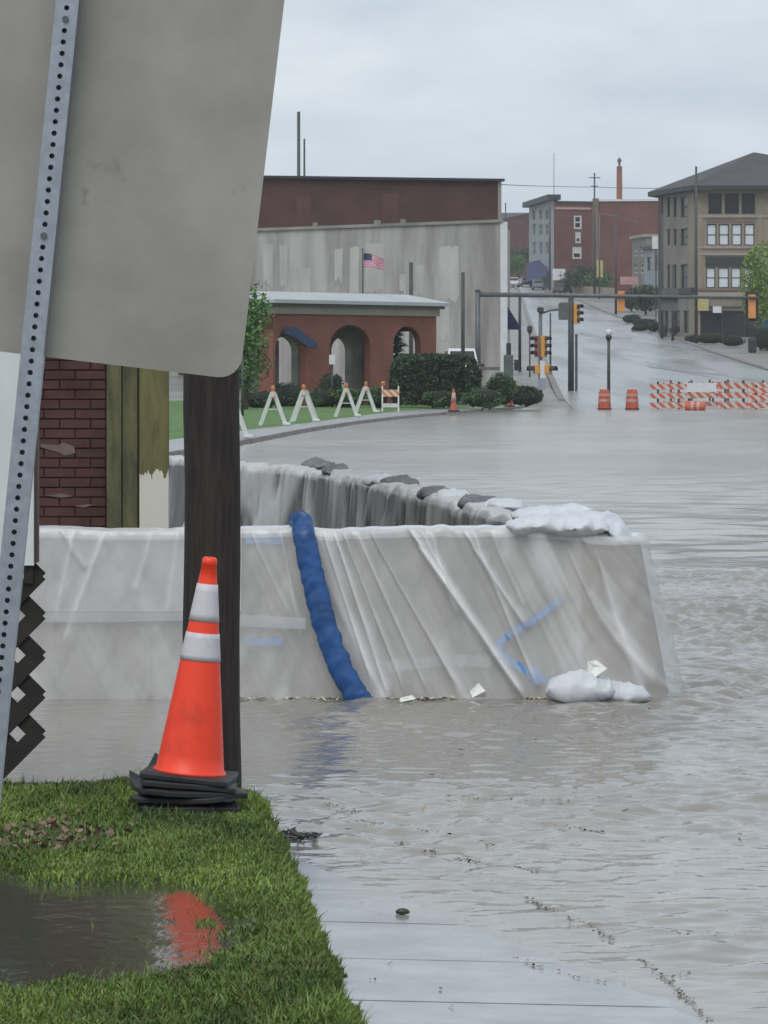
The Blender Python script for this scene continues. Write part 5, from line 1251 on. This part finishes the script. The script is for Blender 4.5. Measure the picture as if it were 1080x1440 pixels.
mb = MB(); p = pt(762, 540, D); mb.box(p.x - .18, p.x + .18, D - .2, D + .15, p.z - .3, p.z + .3); mb.build('control_box', M['galv'], sp_)
# thick pole with a single head
D = 222.0; tp = thing('signal_pole', 'thick dark pole with one yellow traffic signal and a sign back beside the street', 'traffic signal', (pt(803, 545, D).x, D, prof(D) - .1))
a = pt(803, 416, D); mb = MB(); mb.tube([(a.x, D, prof(D) - .1), (a.x, D, a.z)], [.17, .15], 10); mb.build('pole', M['steel_dark'], tp, smooth=True)
mb = MB(); mb.tube([(a.x + .3, D + .25, prof(D) - .1), (a.x + .3, D + .25, pt(0, 470, D).z)], .07, 8); mb.build('conduit', M['steel_grey'], tp)
head(tp, pt(811, 441, D) + Vector((0, -.2, 0)), R(50), M['signal'], 3)
mb = MB(); p = pt(794, 437, D); mb.box(p.x - .26, p.x + .24, D - .22, D - .20, p.z - .5, p.z + .45); mb.build('sign_back', M['green_sign'], tp)
# other street furniture
mast('slim dark post on the far pavement beside the navy awning', 731, 414, 497, 262, .10, .09, name='lamp_post', cat='post')
mast('thin grey post behind the corner signal pole', 774, 440, 520, 250, .06, .05, name='lamp_post', cat='post')
pm = mast('parking meter with dark head on the pavement beside the hill street', 745, 470, 503, 250, .045, name='parking_meter', cat='parking meter'); p = pt(745, 464, 250); mb = MB(); mb.lathe([(.06, -.25), (.16, -.05), (.17, .18), (.08, .28)], p, 10); mb.build('meter_head', M['steel_dark'], pm)
cbx = thing('signal_cabinet', 'dark green signal cabinet post at the kerb corner beside the hedge', 'cabinet', gl(715, 192, .1)); p = pt(715, 499, 192); mb = MB(); mb.box(p.x - .22, p.x + .22, 191.8, 192.2, .0, p.z); mb.build('body', M['green_sign'], cbx, bevel=.03); mb = MB(); mb.box(p.x - .1, p.x + .12, 191.9, 192.1, p.z, p.z + .55); mb.build('meter', M['hood'], cbx, bevel=.02)
mb = MB(); p2 = pt(727, 512, 192); mb.box(p2.x - .13, p2.x + .12, 191.85, 192.1, p2.z - .3, p2.z + .2); mb.build('side_box', M['hood'], cbx); mb = MB(); mb.beam((p.x + .2, 192, p2.z), (p2.x, 192, p2.z), .05, .05); mb.build('bracket', M['steel_dark'], cbx)

# ================================================================== UP THE HILL
def gz_at(D): return prof(D)
# ---- buff corner building with hip roof
DC = 380.0; cor = fx(978, DC); FR = Fac(cor, fx(1180, DC)); SI = Fac(fx(926, 393), cor); g = prof(DC)
cbld = thing('corner_building', 'buff brick three-storey corner building with hip roof and pale window blinds', 'building', (cor[0], cor[1], g - .2))
eave = FR.uz(1000, 268)[1]; zb = g - .6
def pxr(Fq, x0, y0, x1, y1):
    a, z1_ = Fq.uz(x0, y0); b, z0_ = Fq.uz(x1, y1); return (a, b, z0_, z1_)
hol = []; spec = []
for x0, x1 in ((996, 1015), (1019, 1039), (1043, 1062)): spec.append((pxr(FR, x0, 272, x1, 301), 'dark'))
for x0, x1 in ((994, 1007.5), (1011, 1025), (1029, 1043), (1047, 1061)): spec.append((pxr(FR, x0, 315, x1, 345), 'blind'))
for x0, x1 in ((993, 1006), (1010, 1025), (1028, 1042), (1046, 1060)): spec.append((pxr(FR, x0, 376, x1, 405), 'blind'))
for x0, x1 in ((1085, 1099), (1104, 1118), (1124, 1138)):
    for y0, y1 in ((272, 301), (315, 345), (376, 405)): spec.append((pxr(FR, x0, y0, x1, y1), 'dark'))
sf = pxr(FR, 985, 437, 1170, 474)
hol = [h for h, _ in spec] + [sf]
mb = MB(); FR.wall(mb, 0, FR.L, zb, eave, hol, .25)
mb.quad(FR.P(FR.L, zb), FR.P(FR.L, eave), FR.P(FR.L, eave, -13), FR.P(FR.L, zb, -13)); mb.quad(FR.P(0, zb, -13), FR.P(0, eave, -13), FR.P(FR.L, eave, -13), FR.P(FR.L, zb, -13))
mb.build('front_wall', M['tan'], cbld, fix=False)
for h, k in spec: window(FR, cbld, *h, M['trimdark'], M['glass'], .2, M['blind'] if k == 'blind' else None, fw=.09, mid=k == 'blind', blind_to=.0)
mb = MB(); FR.box(mb, sf[0], sf[1], sf[2], sf[3], -.3, -.2); mb.build('shop_window', M['glass'], cbld)
for k in range(1, 6):
    u = sf[0] + (sf[1] - sf[0]) * k / 6; mb = MB(); FR.box(mb, u - .09, u + .09, sf[2], sf[3], -.2, -.02); mb.build('shop_pier', M['trimdark'], cbld)
for (y0, y1, o_, m_) in ((346, 349.5, .12, 'frieze'), (405.5, 409, .14, 'brownbrick'), (411, 418, .2, 'frieze'), (426, 431, .25, 'tan2'), (302, 306, .10, 'frieze'), (355.5, 359, .12, 'frieze')):
    a, z1_ = FR.uz(979, y0); _, z0_ = FR.uz(979, y1); mb = MB(); FR.box(mb, .05 if y0 < 400 else -.05, FR.L - .05, z0_, z1_, .01, o_); mb.build('string_course', M[m_], cbld)
for r_ in ((994, 306.5, 1062, 313.5),):
    a = pxr(FR, *r_); mb = MB(); FR.box(mb, *a, .005, .03); mb.build('spandrel', M['brownbrick'], cbld)
a = pxr(FR, 992, 361, 1062, 375); mb = MB(); FR.box(mb, *a, .005, .05); mb.build('spandrel', M['trimdark'], cbld)
for x0, x1 in ((979, 988), (1066, 1072)):
    a = pxr(FR, x0, 270, x1, 410); mb = MB(); FR.box(mb, *a, .004, .09); mb.build('pier', M['tan'], cbld)
# street side
sspec = []
for x0, x1 in ((938, 942), (947, 951), (957, 967)):
    for y0, y1 in ((277, 305), (322, 345), (372, 408)): sspec.append(pxr(SI, x0, y0, x1, y1))
ssf = [pxr(SI, x0, 437, x1, 468) for x0, x1 in ((934, 941), (947, 956), (961, 970))]
mb = MB(); SI.wall(mb, 0, SI.L, zb, eave, sspec + ssf, .25); mb.build('side_wall', M['tan2'], cbld, fix=False)
for h in sspec + ssf: window(SI, cbld, *h, M['trimdark'], M['glass'], .2, None, fw=.1)
for x0, x1 in ((927, 932), (970, 977)):
    a = pxr(SI, x0, 272, x1, 470); mb = MB(); SI.box(mb, a[0], a[1], zb, a[3], .006, .10); mb.build('pier', M['tan'] if x0 > 950 else M['trimdark'], cbld)
a = pxr(SI, 929, 408, 977, 413); mb = MB(); SI.box(mb, a[0], a[1], a[2], a[3], .0, .3); mb.build('string_course', M['trimdark'], cbld)
# eaves and roof
P0, P1, P2 = SI.P(0, eave), FR.P(0, eave), FR.P(FR.L, eave); P3 = FR.P(FR.L, eave, -13); P4 = SI.P(0, eave, -6)
off_ = 1.0
def outp(p, dx, dy, z): return Vector((p.x + dx, p.y + dy, z))
q = [outp(P0, -1.0, .3, eave), outp(P1, -.5, -1.1, eave), outp(P2, 1, -1.1, eave), outp(P3, 1, 1, eave), outp(P0, 1.5, 8, eave)]
q2 = [v + Vector((0, 0, .42)) for v in q]
mb = MB(); mb.add(q + q2, [(4, 3, 2, 1, 0), (5, 6, 7, 8, 9)] + [(i, (i + 1) % 5, 5 + (i + 1) % 5, 5 + i) for i in range(5)]); mb.build('eaves', M['trimdark'], cbld)
ap1 = pt(1060, 214, DC + 6); ap2 = Vector((ap1.x + 3.5, ap1.y, ap1.z - .6)); z2 = eave + .43
r5 = [v.copy() for v in q2]
for v in r5: v.z = z2
mb = MB(); mb.add(r5 + [ap1, ap2], [(0, 1, 5), (1, 2, 6, 5), (2, 3, 6), (3, 4, 5, 6), (4, 0, 5)]); mb.build('roof', M['roofslate'], cbld)
# signs and awning at street level
for (x0, y0, x1, y1, m_, lab) in ((979, 420, 996, 437, 'yellowsign', 'yellowish shop sign on the buff corner building'), (1002, 431, 1014, 440, 'trimwhite', 'small white shop sign hanging on the buff corner building')):
    a = pxr(FR, x0, y0, x1, y1); mb = MB(); FR.box(mb, *a, .35, .45); o = mb.build('shop_sign', M[m_], origin=FR.P(a[0], a[2], .4)); tag(o, lab, 'sign')

# ---- red brick block with grey street front
DR = 620.0
cr = fx(779, DR); FA = Fac(fx(744, 650), cr); FB = Fac(cr, fx(836, DR + 2)); g = prof(DR)
rbld = thing('red_building', 'red brick block with a grey painted street front and dark cornice', 'building', (cr[0], cr[1], g - .3)); ztp = FA.uz(779, 281)[1]
fh = []
for x0, x1 in ((749, 754.5), (758.5, 763.5), (767, 772)):
    for y0, y1 in ((296, 308), (316, 330), (341, 357)): fh.append(pxr(FA, x0, y0, x1, y1))
mb = MB(); FA.wall(mb, 0, FA.L, g - .8, ztp, fh, .3); mb.build('street_front', M['greyblue'], rbld, fix=False)
for h in fh: window(FA, rbld, *h, M['greyblue'], M['glass'], .25, fw=.15)
fh = [pxr(FB, 807, 303, 818, 322), pxr(FB, 809, 326, 817, 342), pxr(FB, 805, 347, 818, 364)]
zt2 = FB.uz(800, 286)[1]
mb = MB(); FB.wall(mb, 0, FB.L, g - .8, zt2, fh, .3); mb.quad(FB.P(FB.L, g - .8), FB.P(FB.L, zt2), FB.P(FB.L, zt2, -20), FB.P(FB.L, g - .8, -20)); mb.build('side_wall', M['farbrick'], rbld, fix=False)
for i, h in enumerate(fh): window(FB, rbld, *h, M['trimwhite'], M['glass'], .12, M['blind'] if i else None, fw=.25, blind_to=.35)
mb = MB(); mb.quad(FA.P(0, zt2 - .1), FB.P(0, zt2 - .1), FB.P(FB.L, zt2 - .1), FB.P(FB.L, zt2 - .1, -20), FA.P(0, zt2 - .1, -6)); mb.build('roof', M['shadowgap'], rbld)
mb = MB(); FA.box(mb, -.6, FA.L + .3, ztp, ztp + .8, -1, 1.0); mb.build('cornice', M['trimdark'], rbld)
mb = MB(); FB.box(mb, 0.3, FB.L, zt2, zt2 + .35, -.6, .15); mb.build('coping', M['trimdark'], rbld)
mb = MB(); FB.box(mb, .2, FB.L - .6, FB.uz(800, 294.5)[1], FB.uz(800, 291.5)[1], .0, .12); mb.build('painted_band', M['drumband'], rbld)
# ---- large red wall with chimney
DL = 598.0; FL = Fac(fx(834, DL), fx(960, DL - 2)); g = prof(DL)
lbld = thing('red_building', 'large plain red brick building with a tall chimney behind the corner building', 'building', FL.P(FL.L / 2, g - .3)); zt3 = FL.uz(880, 283)[1]
shell(FL, lbld, g - 1, zt3, 16, M['farbrick'])
mb = MB(); FL.box(mb, -.2, FL.L + .2, zt3, zt3 + .3, -16.2, .2); mb.build('coping', M['trimwhite'], lbld)
c_ = pt(871, 282, DL + 6); t_ = pt(871, 234, DL + 6); mb = MB(); mb.hexa([(c_.x - .42, c_.y - .42, zt3 - 1), (c_.x + .42, c_.y - .42, zt3 - 1), (c_.x + .42, c_.y + .42, zt3 - 1), (c_.x - .42, c_.y + .42, zt3 - 1), (c_.x - .38, c_.y - .38, t_.z), (c_.x + .38, c_.y - .38, t_.z), (c_.x + .38, c_.y + .38, t_.z), (c_.x - .38, c_.y + .38, t_.z)]); ch = mb.build('chimney', M['chimney'], lbld)
mb = MB(); mb.lathe([(.16, 0), (.18, .6), (.34, .7), (.30, 1.0), (.05, 1.3)], (c_.x, c_.y, t_.z), 10); mb.build('chimney_cap', M['steel_grey'], ch)
# grey pier between the two
mb = MB(); a = pxr(FL, 834, 283, 842, 380); FL.box(mb, a[0], a[1], g, a[3] + .4, .01, .5); mb.build('pier', M['brownbrick'], lbld)
# ---- far red building left of the street
F = Fac(fx(690, 760), fx(747, 775)); g = prof(765); t = thing('red_building', 'distant red brick building above the green trees at the hilltop', 'building', F.P(F.L / 2, g))
sl0, sl1 = F.uz(706, 312)[1], F.uz(746, 299)[1]
mb = MB(); mb.quad(F.P(0, g - 2), F.P(F.L, g - 2), F.P(F.L, sl1), F.P(0, sl0)); mb.quad(F.P(F.L, g - 2), F.P(F.L, sl1), F.P(F.L, sl1, -12), F.P(F.L, g - 2, -12)); mb.build('wall', M['farbrick'], t, fix=False)
mb = MB(); mb.quad(F.P(-.3, sl0, .3), F.P(F.L + .3, sl1, .3), F.P(F.L + .3, sl1 + .2, -12), F.P(-.3, sl0 + .2, -12)); mb.build('roof', M['trimdark'], t, fix=False)
# ---- small grey buildings between red wall and corner building
F = Fac(fx(889, 560), fx(908, 550)); g = prof(552); t = thing('small_building', 'small grey shopfront building against the large red wall', 'building', F.P(F.L / 2, g - .3)); z9 = F.uz(898, 335)[1]
hh = [pxr(F, x0, y0, x1, y1) for x0, x1 in ((891.5, 896.5), (900, 905)) for y0, y1 in ((346, 360), (370, 384))]
shell(F, t, g - 1, z9, 8, M['tan2'], hh)
for h in hh: window(F, t, *h, M['trimwhite'], M['glass'], .2, fw=.12)
mb = MB(); F.box(mb, -.2, F.L + .2, z9, z9 + .4, -8, .35); mb.build('cornice', M['frieze'], t)
F = Fac(fx(906, 505), fx(933, 490)); g = prof(495); t = thing('small_building', 'low pale blue-grey building beside the corner building', 'building', F.P(F.L / 2, g - .3)); z9 = F.uz(918, 350)[1]
hh = [pxr(F, 910, 362, 916, 380), pxr(F, 920, 360, 926, 380)]
shell(F, t, g - 1, z9, 8, M['greyblue'], hh)
for h in hh: window(F, t, *h, M['trimdark'], M['glass'], .2, fw=.12)
mb = MB(); F.box(mb, -.2, F.L + .2, z9, z9 + .4, -8, .35); mb.build('cornice', M['trimdark'], t)
def board(name, label, cat, x0, y0, x1, y1, D, m_, post=True):
    a, b = pt(x0, y0, D), pt(x1, y1, D); t = thing(name, label, cat, ((a.x + b.x) / 2, D, prof(D) - .1)); mb = MB(); mb.box(a.x, b.x, D - .08, D, b.z, a.z); mb.build('board', M[m_], t)
    mb = MB(); mb.box((a.x + b.x) / 2 - .06, (a.x + b.x) / 2 + .06, D + .002, D + .12, prof(D) - .2, a.z - .1); mb.build('post', M['steel_dark'], t)
    return t
board('sign_board', 'tall white sign board projecting beside the corner building', 'sign', 917, 332, 928, 350, 420, 'trimwhite')
board('sign_board', 'white sign board below the grey street front on the hill', 'sign', 777, 378, 795, 394, 590, 'trimwhite')
board('sign_board', 'faded pinkish sign board on the pavement up the hill', 'sign', 872, 389, 897, 400, 520, 'pinksign')
board('sign_board', 'blue sign board beside the lime green street tree', 'sign', 1071, 439, 1090, 466, 330, 'bluesign')
board('banner', 'yellow banner hanging above the hillside bushes', 'banner', 839, 366, 848, 390, 568, 'yellowsign')
# navy shop awning of the grey front
a = pt(752, 358, 532); P = [pt(742, 372, 640), pt(768, 366, 634), pt(769, 388, 622), pt(741, 396, 630)]
mb = MB(); mb.prism(P, (0, 1.2, .3)); o = mb.build('shop_awning', M['navy'], origin=P[0]); tag(o, 'big navy shop awning below the grey painted street front', 'awning')
# ---- retaining wall, bushes, trees on the hill
p = pt(835, 405, 430); mb = MB(); a, b = pt(803, 401, 592), pt(866, 405, 570); mb.hexa([(a.x, a.y, prof(a.y) - .5), (b.x, b.y, prof(b.y) - .5), (b.x, b.y + .5, prof(b.y) - .5), (a.x, a.y + .5, prof(a.y) - .5), (a.x, a.y, a.z), (b.x, b.y, b.z), (b.x, b.y + .5, b.z), (a.x, a.y + .5, a.z)]); o = mb.build('retaining_wall', M['beige'], origin=(a.x, a.y, prof(a.y))); tag(o, 'low beige retaining wall at the pavement up the hill', 'wall')
def hill(x, D, dz=0): return Vector(((x - CX) * D / FPX, D, prof(D) + dz))
for i, (x, D, ytop, rx, m_, lab) in enumerate(((818, 588, 374, 3.2, 'leaf_dark', 'dark bushy tree above the retaining wall on the hill'), (845, 584, 382, 2.8, 'leaf_shrub', 'lower green tree beside the dark bushy one on the hill'), (908, 480, 400, 2.2, 'leaf_dark', 'dark spreading tree in front of the small grey shopfront'), (888, 500, 408, 1.5, 'leaf_dark', 'short dark tree on the pavement edge by the pinkish sign'), (729, 700, 345, 3.2, 'leaf_dark', 'dark green tree at the hilltop below the distant red building'), (716, 690, 352, 2.6, 'leaf_mid', 'green tree at the hilltop beside the concrete building corner'))):
    h = pt(x, ytop, D).z - prof(D); tree('street_tree', lab, hill(x, D), h, (rx, rx, h * .42), 1800, .22, M[m_], 120 + i, .14, 16, 'trees up the hill')
h = pt(1084, 340, 330).z - prof(330); tree('street_tree', 'bright lime green street tree in front of the corner building', hill(1089, 330), h, (2.75, 2.4, h * .43), 6500, .13, M['leaf_lime'], 140, .12, 26)
h = pt(1075, 470, 322).z - prof(322); shrub('bush', 'dark bush at the pavement below the lime green tree', hill(1078, 322), (1.2, .8, 1.0), 1500, .1, M['leaf_dark'], 150, shape='ball')
# ---- poles and wires on the hill
mast('dark utility pole at the corner of the buff building', 979, 234, 480, 352, .14, .09)
mast('dark slim pole beside the street side of the buff building', 946, 372, 478, 362, .13, .10)
mast('dark pole by the cornice end of the buff building', 931, 300, 470, 372, .13, .10)
mast('dark red-brown pole between the hill street and the red buildings', 866, 305, 446, 480, .15, .10)
mast('utility pole with crossarm in front of the big red wall', 836, 243, 400, 578, .18, .10, arms=((250, .8), (262, .5)))
mast('thin antenna mast on the corner of the red block', 779, 215, 275, DR + 1, .07, .04, name='antenna_mast', cat='antenna')
mast('brown pole at the foot of the grey street front', 773, 290, 400, 606, .18, .12)
sl = mast('grey street light with a long arm over the hill street', 843, 300, 400, 560, .12, .08, name='street_light', cat='street light', matl=M['steel_grey'])
mb = MB(); mb.tube([pt(843, 301, 560), pt(870, 304, 560), pt(895, 312, 560)], [.08, .07, .06], 6); mb.build('arm', M['steel_grey'], sl)
mb = MB(); c_ = pt(897, 313, 560); mb.box(c_.x - .5, c_.x + .2, c_.y - .15, c_.y + .15, c_.z - .08, c_.z + .08); mb.build('lamp', M['steel_grey'], sl, bevel=.04)
P = [pt(x, y, D) for x, y, D in ((560, 252, 300), (705, 259.5, 360), (779, 262, 500), (836, 263, 578), (925, 265, 440), (1000, 266, 352))]
Q = []
for i in range(len(P) - 1):
    for k in range(8):
        u = k / 8; v = P[i].lerp(P[i + 1], u); v.z -= .5 * 4 * u * (1 - u) * .06; Q.append(v)
mb = MB(); mb.tube(Q + [P[-1]], .035, 5); o = mb.build('overhead_wire', M['cord'], origin=P[0]); tag(o, 'thin overhead wire strung across the sky between the poles', 'wire')
mast('thin pole behind the corner of the concrete building', 711, 285, 330, 300, .05, .04)
# litter bin and planters by the corner building
def binn(label, x, y):
    p = onhill(x, y); t = thing('litter_bin', label, 'litter bin', p); mb = MB(); mb.lathe([(.28, 0), (.32, .1), (.34, .85), (.36, .9)], p, 14); mb.build('body', M['hood'], t); mb = MB(); mb.lathe([(.36, .9), (.30, 1.1), (.12, 1.2)], p, 14); mb.build('lid', M['hood'], t)
binn('dark litter bin on the pavement below the lime green tree', 1058, 496); binn('dark litter bin by the pole at the corner of the buff building', 933, 474)
for i, (x, y, rx, lab) in enumerate(((888, 455, 1.1, 'dark shrub by the red-brown pole on the hill pavement'), (905, 461, 1.3, 'wide dark shrub between the two small shrubs on the hill pavement'), (922, 467, 1.0, 'dark shrub next to the litter bin at the buff building'), (955, 472, 1.0, 'dark planting under the street windows of the buff building'), (1000, 484, 1.2, 'dark planting under the shop window of the buff building'), (1030, 488, 1.0, 'dark shrub between the shop window and the litter bin'))):
    p = onhill(x, y); shrub('bush', lab, p, (rx, .7, .5), 700, .10, M['leaf_dark'], 170 + i, 'bushes along the hill pavement', shape='ball')
for i, (x, y, lab) in enumerate(((900, 466, 'dark low shrub on the pavement beside the hill street'), (975, 482, 'low brownish shrub at the foot of the corner pole'))):
    p = onhill(x, y); shrub('bush', lab, p, (.9, .6, .35), 700, .09, M['leaf_dark'], 160 + i, shape='ball')

# ---- wooded slopes closing the view off to both sides
def woodland(label, spots, seed):
    Vs, Fs, b = [], [], 0
    for i, (x, y, h) in enumerate(spots):
        V, F_ = leaves((x, y, prof(y) + h * .52), (h * .42, h * .42, h * .5), 420, .42, seed + i, clumps=12); Vs.append(V); Fs.append(F_ + b); b += len(V)
    o = np_mesh('woodland', np.concatenate(Vs), np.concatenate(Fs), M['leaf_mid'], smooth=False); return tag(o, label, 'woods', kind='stuff')
rwd = random.Random(12)
woodland('leafy green woods beyond the lawn left of the tall brick building', [(-16 - 5.2 * (k % 12) + rwd.uniform(-2, 2), 262 + 14 * (k // 12) + rwd.uniform(-4, 4), rwd.uniform(9, 14)) for k in range(36)], 300)
woodland('leafy green woods on the slope to the side of the corner building', [(50 + 5.2 * (k % 12) + rwd.uniform(-2, 2), 400 + 14 * (k // 12) + rwd.uniform(-4, 4), rwd.uniform(9, 14)) for k in range(36)], 400)

# ---- damp air
hz = MB(); hz.box(-1250, 1250, -80, 1850, -1.4, 48); ho = hz.build('haze', None or bpy.data.materials.new('haze_air')); tag(ho, 'thin damp haze in the rainy air over the whole place', 'haze', kind='stuff')
hm = ho.data.materials[0]; hm.use_nodes = True; N = hm.node_tree; N.nodes.clear()
vo = N.nodes.new('ShaderNodeOutputMaterial'); pv = N.nodes.new('ShaderNodeVolumePrincipled'); pv.inputs['Color'].default_value = (.90, .93, .96, 1); pv.inputs['Density'].default_value = .00022; N.links.new(pv.outputs[0], vo.inputs['Volume'])
